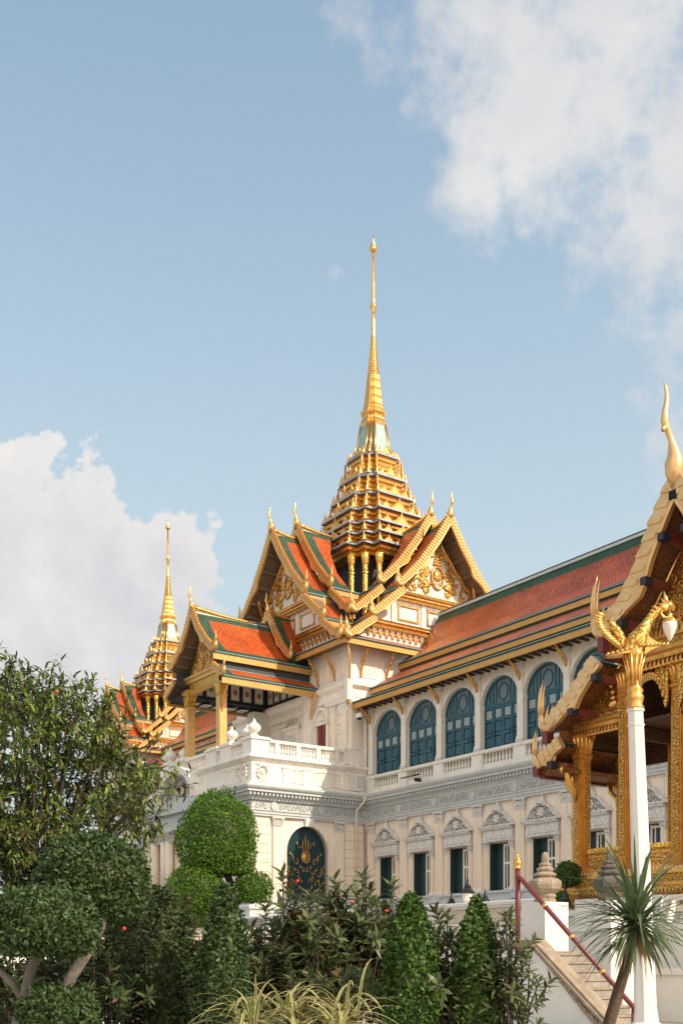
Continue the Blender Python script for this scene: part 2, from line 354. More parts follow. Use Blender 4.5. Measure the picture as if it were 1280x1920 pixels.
# ================================================================== THE SETTING
def sheet(name, x0, x1, y0, y1, z, m):
    b = MB(); b.face([(x0, y0, z), (x1, y0, z), (x1, y1, z), (x0, y1, z)], m); o = b.build(name); o['kind'] = 'structure'; return o
sheet('ground', -900, 900, -300, 2500, 0, 'bounce_paving')
# ================================================================== THE PALACE
PO = Vector((1.5466, 70.0, 0))
palace = empty('palace', PO, 'long white royal palace with stepped orange and green tiled roofs under gilded spires', 'palace', rz=PROT)
XC, YC = -7.15, 5.8                                     # centre of the main pavilion
FW = fr((0, 0), (1, 0), (0, -1))                        # wing facade: s = x
FS = fr((0, 0), (0, 1), (1, 0))                         # porch block, side: s = y
FF = fr((0, -8.24), (1, 0), (0, -1))                    # porch block, front
FP = fr((0, -1.3), (1, 0), (0, -1))                     # pavilion upper storey, front
PITCH = 3.33; P0 = .65

# ---- shared prototypes ------------------------------------------------------
def capital(mb, c, d, z0, z1, w, m='carved_white', dep=.12):
    """Corinthian pilaster capital: flaring bell, two rows of leaves, corner volutes, abacus"""
    h = z1-z0
    mb.box(c-w*.5, c+w*.5, d, d+dep, z0, z0+h*.08, m)
    for k, (zz, ww, dd) in enumerate(((.08, .46, .02), (.42, .50, .07))):
        for i in range(5):
            x = c+(-2+i)*w*ww*.46
            mb.prism([(x-w*.10, d+dep*.6+dd, z0+h*zz), (x+w*.10, d+dep*.6+dd, z0+h*zz), (x+w*.13, d+dep*.9+dd, z0+h*(zz+.22)), (x, d+dep*1.2+dd, z0+h*(zz+.38)), (x-w*.13, d+dep*.9+dd, z0+h*(zz+.22))], (0, -.05, 0), m)
    mb.box(c-w*.46, c+w*.46, d, d+dep*.62, z0+h*.08, z0+h*.86, m)
    for sg in (-1, 1): mb.tube([(c+sg*w*.50+sg*w*.10*math.cos(a), d+dep+.03, z0+h*.76+h*.10*math.sin(a)) for a in np.linspace(-2.5, 3.4, 9)], h*.045, m, 5)
    mb.box(c-w*.66, c+w*.66, d, d+dep+.07, z0+h*.88, z1, m)
def pilaster_obj(name, z0, zc, z1, w, dep, m, parent, fluted=True):
    """pilaster at s=0 in the wing frame: base, shaft with flutes, carved capital (sub-part)"""
    b = MB(fr((0, 0), (1, 0), (0, -1)))
    b.box(-w*.62, w*.62, 0, dep+.08, z0, z0+.14, 'grey_paint'); b.box(-w*.56, w*.56, 0, dep+.04, z0+.14, z0+.30, m)
    b.box(-w*.5, w*.5, 0, dep, z0+.30, zc, m)
    if fluted:
        for i in range(5):
            x = -w*.36+i*w*.18; b.box(x-w*.05, x+w*.05, dep, dep+.025, z0+.4, zc-.08, m)
    o = b.build(name, parent)
    c = MB(fr((0, 0), (1, 0), (0, -1))); capital(c, 0, 0, zc, z1, w, dep=dep); c.build('capital', o)
    return o
# ---- right wing ------------------------------------------------------------
NB = 11; XE = P0+PITCH*NB
def wing_body(x0, x1, bays, pil):
    """ground-floor wall, entablature and arcaded upper wall of a wing; bays = opening centres"""
    b = MB(FW); zt = 10.15
    edges = [x0]+[(p+q)/2 for p, q in zip(bays, bays[1:])]+[x1]
    for c, a, e in zip(bays, edges, edges[1:]):
        b.box(a, c-.86, -.5, 0, 4.9, zt, 'peach_paint'); b.box(c+.86, e, -.5, 0, 4.9, zt, 'peach_paint'); b.box(c-.86, c+.86, -.5, 0, 7.95, zt, 'peach_paint')
    b.box(x0, x1, -.9, -.55, 3, zt, 'navy')
    b.build('ground_floor_wall', palace)
    b = MB(FW)                                                         # plinth
    mould(b, x0, x1, [(.42, 3.0), (.42, 4.55), (.52, 4.6), (.52, 4.75), (.36, 4.85), (.36, 5.0), (.26, 5.05), (.26, 5.195), (0, 5.197)], 'grey_paint')
    for p in pil: b.box(p-.38, p+.38, .3, .50, 4.86, 5.19, 'grey_paint')
    b.build('plinth', palace)
    b = MB(FW)                                                         # architrave + carved frieze + cornice
    mould(b, x0, x1, [(.0, 10.12), (.20, 10.12), (.20, 10.24), (.25, 10.25), (.25, 10.38), (.31, 10.42), (.31, 10.47), (.20, 10.49)], 'grey_paint')
    mould(b, x0, x1, [(.12, 10.485), (.12, 11.03)], 'relief_grey')
    k = 0; s = x0+.3
    while s < x1-.5:                                                   # carved garlands, tablets and ribbons in the frieze
        r = k % 4
        if r == 0: b.prism([(s+.22*math.cos(a), .12, 10.76+.25*math.sin(a)) for a in np.linspace(0, 2*math.pi, 15)[:-1]], (0, .07, 0), 'grey_paint')
        else:
            for q in range(3): 
                b.tube([(s-.32+q*.28+.12*math.cos(a)*t, .14, 10.76+.19*math.sin(a)*t*(1 if q % 2 else -1)) for t, a in zip(np.linspace(1.2, .2, 9), np.linspace(0, 7.5, 9))], .028, 'grey_paint', 4)
        if r == 2: b.prism([(s-.1, .12, 10.50), (s, .12, 10.50), (s+.42, .12, 11.0), (s+.32, .12, 11.0)], (0, .06, 0), 'grey_paint')
        s += PITCH/4; k += 1
    mould(b, x0, x1, [(.2, 11.02), (.26, 11.06), (.26, 11.12), (.34, 11.2), (.34, 11.24), (.36, 11.25), (.36, 11.46), (.66, 11.47), (.66, 11.58), (.76, 11.66), (.82, 11.76), (.82, 11.85), (0, 11.9)], 'grey_paint')
    s = x0+.1
    while s < x1: b.box(s, s+.13, .36, .58, 11.27, 11.455, 'grey_paint'); s += .26
    b.build('entablature', palace)
    b = MB(FW)                                                         # parapet band under the arcade (panels between pedestals)
    b.box(x0, x1, -.3, .10, 11.9, 12.30, 'white_paint'); mould(b, x0, x1, [(.0, 12.86), (.24, 12.87), (.27, 12.93), (.27, 13.03), (.2, 13.08), (-.3, 13.09)], 'white_paint')
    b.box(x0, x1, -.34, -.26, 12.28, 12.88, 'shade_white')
    for p in pil: b.box(p-.44, p+.44, -.3, .2, 11.9, 12.87, 'white_paint')
    b.build('parapet', palace)
    b = MB(FW)
    for c, a, e in zip(bays, edges, edges[1:]): arch_wall(b, a, e, 13.08, 17.75, c, 1.47, 15.52, 1.42, -.35, 0, 'peach_paint')
    b.box(x0, x1, -.8, -.5, 13, 17.6, 'navy')
    b.build('upper_wall', palace)
    b = MB(FW); mould(b, x0, x1, [(0, 17.40), (.1, 17.42), (.14, 17.5), (.14, 17.58), (.3, 17.7), (.3, 17.74)], 'white_paint'); b.build('upper_cornice', palace)
PIL = [P0+PITCH*i for i in range(NB+1)]; BAY = [P0+PITCH*(i+.5) for i in range(NB)]
wing_body(0, XE, BAY, PIL)
# pilasters
p0 = pilaster_obj('pilaster', 5.2, 9.43, 10.11, .66, .16, 'peach_paint', palace); p0.location = (PIL[0], 0, 0)
for p in PIL[1:]: dup(p0, palace, (p, 0, 0))
u0 = pilaster_obj('slim_pilaster', 13.08, 16.95, 17.38, .42, .14, 'white_paint', palace, False); u0.location = (PIL[0], 0, 0)
for p in PIL[1:]: dup(u0, palace, (p, 0, 0))
# balustrade panel
def baluster_prof(h): return [(.085, 0), (.085, h*.07), (.05, h*.12), (.075, h*.22), (.088, h*.34), (.062, h*.55), (.042, h*.70), (.07, h*.76), (.045, h*.82), (.05, h*.93), (.085, h*.94), (.085, h)]
def balustrade(name, parent, frame, s0, s1, z0, z1, d, n, m='white_paint'):
    b = MB(frame)
    for i in range(n):
        s = s0+(s1-s0)*(i+.5)/n; q = frame(s, d, 0)
        bb = MB(); bb.lathe(q[0], q[1], [(r, z0+z) for r, z in baluster_prof(z1-z0)], m, 8); k = len(b.v)
        b.v += bb.v; b.f += [[i2+k for i2 in f] for f in bb.f]; b.mi(m); b.m += [b.mi(m)]*len(bb.f); b.uv += bb.uv; b.sm += bb.sm
    return b.build(name, parent)
bl = balustrade('balustrade', palace, FW, -1.2, 1.2, 12.30, 12.87, .0, 9); bl.location = (BAY[0], 0, 0)
for c in BAY[1:]: dup(bl, palace, (c, 0, 0))
# arched shuttered doors of the upper floor
def arched_door():
    f = fr((0, 0), (1, 0), (0, -1)); b = MB(f); hw = 1.47; D = -.28
    A = arc(0, hw, 15.52, 1.42)
    b.face([(-hw, D, 13.0), (hw, D, 13.0)]+[(p[0], D, p[1]) for p in A[::-1]], 'blue_dark')
    b.box(-hw, hw, D, D+.10, 15.42, 15.58, 'blue_paint')
    for i in range(4):                                                 # four narrow leaves: stiles, rails, raised panels
        x0 = -hw+i*hw/2; x1 = x0+hw/2
        b.box(x0+.01, x0+.11, D, D+.08, 13.05, 15.42, 'blue_paint'); b.box(x1-.11, x1-.01, D, D+.08, 13.05, 15.42, 'blue_paint')
        for z0, z1 in ((13.05, 13.2), (13.82, 13.98), (14.62, 14.74), (15.28, 15.42)): b.box(x0+.11, x1-.11, D, D+.075, z0, z1, 'blue_paint')
        b.box(x0+.17, x1-.17, D, D+.05, 13.26, 13.76, 'blue_paint'); b.box(x0+.17, x1-.17, D, D+.05, 14.04, 14.56, 'blue_paint')
        if i % 2 == 0: b.box(x1-.03, x1+.03, D, D+.11, 13.05, 15.42, 'blue_paint')
        b.box(x1-.16 if i % 2 == 0 else x0+.12, x1-.12 if i % 2 == 0 else x0+.16, D+.08, D+.12, 13.75, 14.1, 'black_iron')
    o = b.build('arched_door', palace)
    t = MB(f)
    for i in range(4):
        t = MB(f); x0 = -hw+i*hw/2; t.box(x0+.15, x0+hw/2-.15, D+.02, D+.055, 14.78, 15.24, 'frosted_glass'); t.build('pane', o)
    t = MB(f)                                                          # fanlight: roundel between upright bars
    arch_band(t, 0, hw-.12, 15.52, 1.30, .12, D, D+.1, 'blue_paint'); pass
    t.face([(x, D+.02, z) for x, z in arc(0, 1.34, 15.6, 1.2)]+[(1.34, D+.02, 15.6)], 'fan_glass')
    t.tube([(.36*math.cos(a), D+.06, 16.13+.46*math.sin(a)) for a in np.linspace(0, 2*math.pi, 21)], .028, 'blue_paint', 5)
    for x in (-1.05, -.8, -.55, .55, .8, 1.05):
        top = 15.52+1.3*math.sqrt(max(0, 1-(x/1.38)**2)); t.box(x-.04, x+.04, D, D+.08, 15.56, top, 'blue_paint')
    t.build('fanlight', o)
    t = MB(f); arch_band(t, 0, 1.47, 15.52, 1.42, .10, 0, .07, 'white_paint'); arch_band(t, 0, 1.57, 15.52, 1.52, .13, 0, .035, 'white_paint')
    for sg in (-1, 1): t.box(sg*1.52-.1, sg*1.52+.1, -.2, .09, 15.36, 15.52, 'white_paint'); t.box(sg*1.50-.03, sg*1.50+.11*0+.03, -.02, .05, 13.1, 15.36, 'white_paint')
    t.build('arch_moulding', o)
    return o
ad = arched_door(); ad.location = (BAY[0], 0, 0)
for c in BAY[1:]: dup(ad, palace, (c, 0, 0))
# ground-floor windows with carved pediments
def scroll(mb, c, z, r, d, m, turns=1.6, a0=0., sg=1, th=.035, seg=4):
    pts = []
    for t in np.linspace(0, 1, 12): a = a0+sg*turns*2*math.pi*t; rr = r*(1-.82*t); pts.append((c+rr*math.cos(a), d, z+rr*math.sin(a)))
    mb.tube(pts, [th*(1-.4*t) for t in np.linspace(0, 1, 12)], m, seg)
def window():
    f = fr((0, 0), (1, 0), (0, -1)); b = MB(f)
    b.box(-.93, -.80, -.05, .05, 5.2, 8.0, 'peach_paint'); b.box(.80, .93, -.05, .05, 5.2, 8.0, 'peach_paint')
    mould(b, -1.16, 1.16, [(.0, 7.98), (.22, 7.99), (.22, 8.12), (.25, 8.13), (.25, 8.26), (.2, 8.28), (.2, 8.56), (.30, 8.62), (.36, 8.68), (.36, 8.74), (0, 8.76)], 'carved_white')
    b.box(-1.2, 1.2, 0, .36, 5.2, 5.34, 'grey_paint')
    o = b.build('window', palace)
    for sg in (-1, 1):
        c = MB(f); c.box(sg*1.0-.18, sg*1.0+.18, 0, .16, 5.34, 5.5, 'peach_paint'); c.box(sg*1.0-.14, sg*1.0+.14, 0, .11, 5.5, 7.56, 'peach_paint')
        for i in range(3): c.box(sg*1.0-.09+i*.08-.02, sg*1.0-.09+i*.08+.03, .11, .13, 5.6, 7.5, 'peach_paint')
        capital(c, sg*1.0, 0, 7.56, 7.985, .30, 'carved_white', .12); c.build('column', o)
    p = MB(f)                                                          # ogee pediment with relief, finial on top
    out = [(-1.42, 8.755), (-1.42, 8.85), (-1.18, 8.93), (-.92, 9.12), (-.72, 9.38), (-.46, 9.56), (0, 9.64)]
    full = out+[(-x, z) for x, z in out[-2::-1]]
    inn = [(-1.1, 8.86), (-.80, 9.10), (-.62, 9.32), (-.40, 9.46), (0, 9.52)]; fi = inn+[(-x, z) for x, z in inn[-2::-1]]
    p.prism([(x, .02, z) for x, z in full], (0, .16, 0), 'pediment_ground')
    for (a, e) in zip(full, full[1:]):
        dx, dz = e[0]-a[0], e[1]-a[1]; l = math.hypot(dx, dz); nx, nz = dz/l*.09, -dx/l*.09
        p.prism([(a[0], .02, a[1]+.02), (e[0], .02, e[1]+.02), (e[0]+nx, .02, e[1]+nz), (a[0]+nx, .02, a[1]+nz)], (0, .30, 0), 'carved_white')
    p.box(-1.42, 1.42, .02, .38, 8.76, 8.85, 'carved_white')
    p.ball((0, .2, 9.2), .24, 'carved_white', 10, 6, (1, .4, 1))
    for k in range(7): a = k*2*math.pi/7; p.ball((.19*math.cos(a), .25, 9.2+.19*math.sin(a)), .085, 'carved_white', 6, 4)
    for sg in (-1, 1):
        scroll(p, sg*.42, 9.12, .19, .21, 'carved_white', 1.4, 0, sg, .045); scroll(p, sg*.72, 9.0, .13, .21, 'carved_white', 1.3, 1, -sg, .04)
        scroll(p, sg*.30, 9.42, .10, .21, 'carved_white', 1.2, 2, sg, .035); p.ball((sg*.98, .2, 8.92), .06, 'carved_white', 6, 4); p.ball((sg*.55, .2, 8.92), .07, 'carved_white', 6, 4); p.ball((sg*.2, .2, 8.93), .06, 'carved_white', 6, 4)
        for q in range(4): p.prism([(sg*(.5+q*.13), .18, 9.18-q*.07), (sg*(.62+q*.13), .18, 9.22-q*.09), (sg*(.56+q*.13), .18, 9.34-q*.09)], (0, .06, 0), 'carved_white')
    q = f(0, .17, 0); pp = MB(); pp.lathe(q[0], q[1], [(.30, 9.60), (.32, 9.66), (.24, 9.70), (.25, 9.76), (.18, 9.80), (.19, 9.85), (.12, 9.89), (.13, 9.93), (.06, 9.98), (.03, 10.14), (.0, 10.25)], 'carved_white', 10)
    k = len(p.v); p.v += pp.v; p.f += [[i+k for i in ff] for ff in pp.f]; p.m += [p.mi('carved_white')]*len(pp.f); p.uv += pp.uv; p.sm += pp.sm
    p.build('pediment', o)
    s = MB(f)                                                          # green shutter folded back against the left reveal
    s.box(-.80, -.76, -.48, .0, 5.34, 7.9, 'shutter_green'); s.box(-.76, -.10, -.52, -.46, 5.34, 7.93, 'shutter_green')
    for z in (5.5, 6.3, 7.1): s.box(-.7, -.16, -.46, -.44, z, z+.62, 'shutter_green')
    s.build('shutter', o)
    c = MB(f)                                                          # white casement
    c.box(-.12, .0, -.44, -.36, 5.36, 7.9, 'white_paint'); c.box(.72, .80, -.44, -.36, 5.36, 7.9, 'white_paint')
    for z in (5.36, 6.78, 7.74): c.box(.0, .74, -.44, -.36, z, z+.12, 'white_paint')
    c.box(.12, .20, -.44, -.37, 5.36, 7.9, 'white_paint'); c.box(.62, .70, -.44, -.37, 5.36, 7.9, 'white_paint')
    c.build('casement', o)
    g = MB(f); g.box(.0, .74, -.42, -.40, 5.4, 7.85, 'dark_glass'); g.build('pane', o)
    return o
wn = window(); wn.location = (BAY[0], 0, 0)
for c in BAY[1:]: dup(wn, palace, (c, 0, 0))
# gilded eave brackets (naga struts)
def bracket(name, parent, zb, zt, out, m='gold'):
    b = MB(fr((0, 0), (1, 0), (0, -1)))
    n = 9; pts = [(0, .03+out*(t**1.5), zb+(zt-zb)*t) for t in np.linspace(0, 1, n)]
    b.tube(pts, [.045+.05*math.sin(math.pi*t) for t in np.linspace(0, 1, n)], m, 6)
    for t in (.2, .4, .6, .8): 
        p = (0, .03+out*(t**1.5)+.10, zb+(zt-zb)*t-.02); b.ball(p, .075, m, 6, 4, (.6, 1, 1.3))
    b.prism([(-.05, .02, zb-.22), (-.05, .16, zb+.1), (-.05, .05, zb+.30)], (.1, 0, 0), m)
    return b.build(name, parent)
br = bracket('eave_bracket', palace, 16.25, 17.35, .95); br.location = (PIL[0], 0, 0)
for p in PIL[1:]: dup(br, palace, (p, 0, 0))

# ---- roofs -----------------------------------------------------------------
def arclen(prof):
    L = [0]
    for (a, b), (c, d) in zip(prof, prof[1:]): L.append(L[-1]+math.hypot(c-a, d-b))
    return L
def interp(prof, L, t):
    for i in range(len(L)-1):
        if t <= L[i+1]+1e-9:
            k = (t-L[i])/(L[i+1]-L[i]); return (prof[i][0]+(prof[i+1][0]-prof[i][0])*k, prof[i][1]+(prof[i+1][1]-prof[i][1])*k)
    return prof[-1]
def slope(mb, prof, dout, din, m, g='tile_green', so='soffit', bt=.35, bb=.3, bo=.5, bi=0., thick=.12, trim=.1, flip=1, dout_f=None):
    """tiled slope in an arm frame: prof = [(h,z)] from top to bottom, from distance dout inwards to din(h); green borders, pale edge trim"""
    L = arclen(prof); T = L[-1]
    cuts = sorted(set(L+[x for x in (trim, bt, T-bb) if 0 < x < T])); rows = []
    for t in cuts:
        h, z = interp(prof, L, t); di = din(h); do = dout_f(h) if dout_f else dout; sg = 1 if do > di else -1
        us = [do, do-sg*trim, do-sg*bo]+([di+sg*bi] if bi else [])+[di]
        if abs(do-di) < bo+bi+trim+.05: us = [do, do-(do-di)*.15, do-(do-di)*.5]+([di+(do-di)*.2] if bi else [])+[di]
        rows.append((t, h, z, us))
    n = len(rows[0][3])
    for (t0, h0, z0, u0), (t1, h1, z1, u1) in zip(rows, rows[1:]):
        for c in range(n-1):
            border = c < 2 or (bi and c == n-2) or t1 <= bt+1e-6 or t0 >= T-bb-1e-6
            mm = 'pale_trim' if (c == 0 or t1 <= trim+1e-6) and bt else (g if border else m)
            mb.face([(flip*h0, u0[c], z0), (flip*h0, u0[c+1], z0), (flip*h1, u1[c+1], z1), (flip*h1, u1[c], z1)], mm,
                    [(u0[c], -t0), (u0[c+1], -t0), (u1[c+1], -t1), (u1[c], -t1)])
        mb.face([(flip*h0, u0[0], z0-thick), (flip*h0, u0[-1], z0-thick), (flip*h1, u1[-1], z1-thick), (flip*h1, u1[0], z1-thick)], so)
    (t, h, z, u) = rows[-1]
    mb.face([(flip*h, u[0], z), (flip*h, u[-1], z), (flip*h, u[-1], z-thick), (flip*h, u[0], z-thick)], 'dark_trim')
def fascia(mb, h, z, d0, d1, flip=1, hgt=.30, m='gold_paint', teeth=True):
    """gilded eave board under the tile ends, with a row of dark tile-end teeth and a thin teal lip"""
    a, b = min(d0, d1), max(d0, d1)
    mb.box(min(flip*(h-.10), flip*(h-.02)), max(flip*(h-.10), flip*(h-.02)), a, b, z-hgt-.10, z-.10, m)
    mb.box(min(flip*(h-.12), flip*h), max(flip*(h-.12), flip*h), a, b, z-hgt-.04-.10, z-hgt+.05-.10, m)
    mb.box(min(flip*(h-.12), flip*(h+.03)), max(flip*(h-.12), flip*(h+.03)), a, b, z-.03, z+.025, 'teal_trim')
    if teeth:
        n = max(2, int((b-a)/.22)); st = (b-a)/n
        for i in range(n):
            s = a+i*st; mb.box(min(flip*(h-.10), flip*(h+.02)), max(flip*(h-.10), flip*(h+.02)), s, s+st*.55, z-.11, z-.03, 'dark_trim')
def wing_roof(x0, x1, name='wing_roof'):
    """three stepped eaves and a steep concave main slope; frame: h = distance in front of the ridge, d = x"""
    f = lambda h, d, z: (d, YC-h, z)
    YS = YC
    b = MB(f); 
    main = [(0, 24.40), (.8, 23.05), (1.65, 21.85), (3.4, 20.62)]
    for fl in (1, -1): slope(b, main, x0, lambda h: x1, 'tile_red', bt=.95, bb=.30, bo=0.02, trim=.2, flip=fl)
    o = b.build(name, palace)
    t = MB(f)
    t.tube([(0, x0, 24.42), (0, x1, 24.42)], .10, 'dark_trim', 8)
    for fl in (1, -1): t.box(min(fl*.02, fl*.2), max(fl*.02, fl*.2), x0, x1, 24.18, 24.34, 'pale_trim')
    t.build('ridge', o)
    lo = MB(f)
    slope(lo, [(3.25, 20.10), (3.6, 19.92), (5.65, 18.72)], x0, lambda h: x1, 'tile_red', bt=.30, bb=.02, bo=.02, trim=.14)
    lo.box(3.2, 3.3, x0, x1, 20.05, 20.5, 'navy')
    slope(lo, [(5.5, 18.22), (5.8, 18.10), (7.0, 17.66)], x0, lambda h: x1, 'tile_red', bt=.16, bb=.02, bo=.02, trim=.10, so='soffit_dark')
    lo.box(5.45, 5.55, x0, x1, 18.15, 18.6, 'navy')
    lo.build('lower_roof', o)
    for (h, z, hg) in ((3.42, 20.60, .27), (5.67, 18.70, .25), (7.02, 17.64, .28)):
        e = MB(f); fascia(e, h, z, x0, x1, 1, hg, 'gold_paint'); e.build('eave_board', o)
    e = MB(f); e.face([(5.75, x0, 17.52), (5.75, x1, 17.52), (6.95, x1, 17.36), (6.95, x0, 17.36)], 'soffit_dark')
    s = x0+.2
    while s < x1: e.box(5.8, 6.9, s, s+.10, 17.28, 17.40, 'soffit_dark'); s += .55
    e.build('soffit', o)
    return o
wing_roof(.25, XE)
# ---- gables with serrated boards, horn finials and naga ends ------------------
def board(mb, path, d, wd, th, tooth, m='gold_pale', mt='gold_pale', hook=.62, flip=1, th_=1., hk=.42):
    """gable board along path [(h,z)] (top to bottom), serrated upper edge, cusped lower edge"""
    L = arclen(path); T = L[-1]; n = max(5, int(T/tooth)); P = []
    for i in range(n+1):
        t = T*i/n; h, z = interp(path, L, t); h2, z2 = interp(path, L, min(T, t+.05)); h1, z1 = interp(path, L, max(0, t-.05))
        dx, dz = h2-h1, z2-z1; l = math.hypot(dx, dz); nx, nz = -dz/l, dx/l           # outward (up) normal
        w0 = wd*(1.0 if t/T < hook else .82); lower = -w0*.5
        if abs(t/T-hook) < .09: lower -= wd*hk*(1-abs(t/T-hook)/.09)
        if t/T > .93: lower *= .8
        P.append((h, z, nx, nz, lower, dx/l, dz/l))
    for a, b in zip(P, P[1:]):
        q = [(flip*(a[0]+a[2]*a[4]), d, a[1]+a[3]*a[4]), (flip*(b[0]+b[2]*b[4]), d, b[1]+b[3]*b[4]), (flip*(b[0]+b[2]*wd*.5), d, b[1]+b[3]*wd*.5), (flip*(a[0]+a[2]*wd*.5), d, a[1]+a[3]*wd*.5)]
        mb.prism(q, (0, th, 0), m)
        # flame tooth: a leaf that leans down the slope over the board
        s = math.hypot(b[0]-a[0], b[1]-a[1]); tx, tz = a[5], a[6]
        def pp(al, up): return (flip*(a[0]+tx*s*al+a[2]*wd*up), d-.02, a[1]+tz*s*al+a[3]*wd*up)
        mb.prism([pp(.10, -.30), pp(.50, -.28), pp(.95, .5-.14*th_), pp(.92, .5+.2*th_), pp(.55, .5+.06*th_), pp(.30, .5-.2*th_)], (0, th+.055, 0), mt)
    # rim along the lower edge
    mb.tube([(flip*(p[0]+p[2]*p[4]), d+th*.9, p[1]+p[3]*p[4]) for p in P], wd*.11, m, 5)
def naga(mb, h, d, z, s, flip=1, m='gold_pale', prongs=4):
    """upswept naga-head end of a gable board"""
    mb.tube([(flip*h, d, z), (flip*(h+.12*s), d, z-.12*s), (flip*(h+.30*s), d, z-.10*s), (flip*(h+.42*s), d, z+.10*s), (flip*(h+.43*s), d, z+.38*s)], [.17*s, .19*s, .19*s, .17*s, .12*s], m, 8)
    for i in range(prongs):
        x = h+.44*s-i*.10*s; zz = z+.35*s-i*.10*s; H = (.85, .72, .50, .36)[i]*s
        mb.tube([(flip*x, d, zz), (flip*(x+.03*s), d, zz+H*.35), (flip*(x-.02*s), d, zz+H*.7), (flip*(x+.05*s), d, zz+H)], [.075*s, .065*s, .045*s, .006], m, 6)
def naga_head(mb, h, d, z, s, flip=1, m='gold_cream'):
    """large naga end: swan-breast curve with three slender swept prongs and two smaller flames"""
    P = lambda a, b: (flip*(h+a*s), d, z+b*s)
    mb.tube([P(-.30, .24), P(-.12, .02), P(.08, -.12), P(.27, -.10), P(.40, .04), P(.45, .24), P(.45, .44)], [.13*s, .14*s, .16*s, .17*s, .15*s, .12*s, .10*s], m, 9)
    mb.tube([P(.30, .44), P(.56, .44)], .055*s, 'gold', 7)
    for a, H in ((.53, .95), (.44, 1.12), (.34, 1.0)): mb.tube([P(a, .42), P(a+.03, .42+H*.30), P(a+.01, .42+H*.62), P(a-.03, .42+H*.82), P(a-.085, .42+H)], [.055*s, .052*s, .040*s, .025*s, .005], m, 6)
    for a, b, H in ((.16, .02, .62), (-.04, .12, .50)): mb.tube([P(a, b), P(a+.05, b+H*.4), P(a+.01, b+H*.7), P(a-.06, b+H)], [.07*s, .06*s, .035*s, .005], m, 6)
def chofa(mb, d, z, s, m='gold_smooth'):
    pts = [(0, -.02), (.02, .16), (.02, .34), (.05, .52), (.10, .70), (.17, .86), (.22, 1.0), (.20, 1.2), (.15, 1.42), (.15, 1.62), (.21, 1.78)]
    rs = [.17, .25, .24, .16, .09, .075, .095, .08, .06, .04, .008]
    mb.tube([(0, d+a*s, z+b*s) for a, b in pts], [r*s for r in rs], m, 8)
    mb.tube([(0, d+.2*s, z+.95*s), (0, d+.32*s, z+.92*s), (0, d+.36*s, z+.99*s)], [.06*s, .045*s, .01], m, 6)
def ridge_cap(mb, d0, d1, z, rise, m='gold_smooth', r=.16):
    """gold ridge that sweeps up to the gable end (d0)"""
    n = 8; mb.tube([(0, d0+(d1-d0)*i/n, z+rise*(1-i/n)**2.2) for i in range(n+1)], [r*(1.05-.35*i/n) for i in range(n+1)], m, 7)
def relief(mb, d, hw, z0, z1, m='gold', dens=1., shape=None, emblem=True, th=.05, seed=3, er=.9):
    """gilded relief in a triangular field: framed centre emblem, flame scrolls left and right (mirrored)"""
    R = random.Random(seed)
    def lim(z): return hw*(1-(z-z0)/(z1-z0)) if shape is None else shape(z)
    if emblem:
        e = er
        zc = z0+(z1-z0)*.34
        ring = [(e*.50*math.cos(a), d+.08, zc+e*(.66 if math.sin(a) > 0 else .80)*math.sin(a)) for a in np.linspace(0, 2*math.pi, 21)]
        mb.tube(ring, .075*e, m, 5)
        mb.ball((0, d+.04, zc+.1*e), .36*e, m, 10, 6, (1, .35, 1)); 
        for sg in (-1, 1):
            for q in range(3): scroll(mb, sg*.22*e, zc-.42*e+q*.3*e, .14*e, d+.12, m, 1.2, q, sg, .04*e)
            mb.tube([(sg*.5*e, d+.06, zc-.5*e), (sg*.95*e, d+.06, zc-.75*e), (sg*1.35*e, d+.06, zc-.95*e)], [.08*e, .10*e, .05*e], m, 5)
        for k, (r, z) in enumerate(((.34, .78), (.28, .95), (.22, 1.12), (.15, 1.3), (.09, 1.5))): mb.box(-r*e, r*e, d, d+.14, zc+z*e, zc+(z+.11)*e, m)
        mb.prism([(-.07*e, d, zc+1.6*e), (.07*e, d, zc+1.6*e), (0, d, zc+2.1*e)], (0, .12, 0), m)
        for sg in (-1, 1):
            for k, (r, z) in enumerate(((.24, .2), (.2, .34), (.15, .48), (.1, .62), (.05, .8))): mb.box(sg*1.05*e-r*e, sg*1.05*e+r*e, d, d+.10, zc+(z-.3)*e, zc+(z-.2)*e, m)
    n = int(26*dens)
    for i in range(n):
        z = z0+(z1-z0)*(.04+.80*R.random()**1.5); l = lim(z)-.18
        if l < .25: continue
        h = R.uniform(.12, l)
        if emblem and h < er*.62 and z0 < z < z0+(z1-z0)*.62: h = min(l, h+er*.62)
        r = R.uniform(.11, .21)
        for sg in (-1, 1):
            scroll(mb, sg*h, z+.08, r, d+.05, m, R.uniform(.9, 1.5), R.uniform(0, 6), sg if i % 2 else -sg, th)
            mb.prism([(sg*(h+r*.3), d, z), (sg*(h+r*.9), d, z+r*.5), (sg*(h+r*.5), d, z+r*1.9)], (0, .07, 0), m)
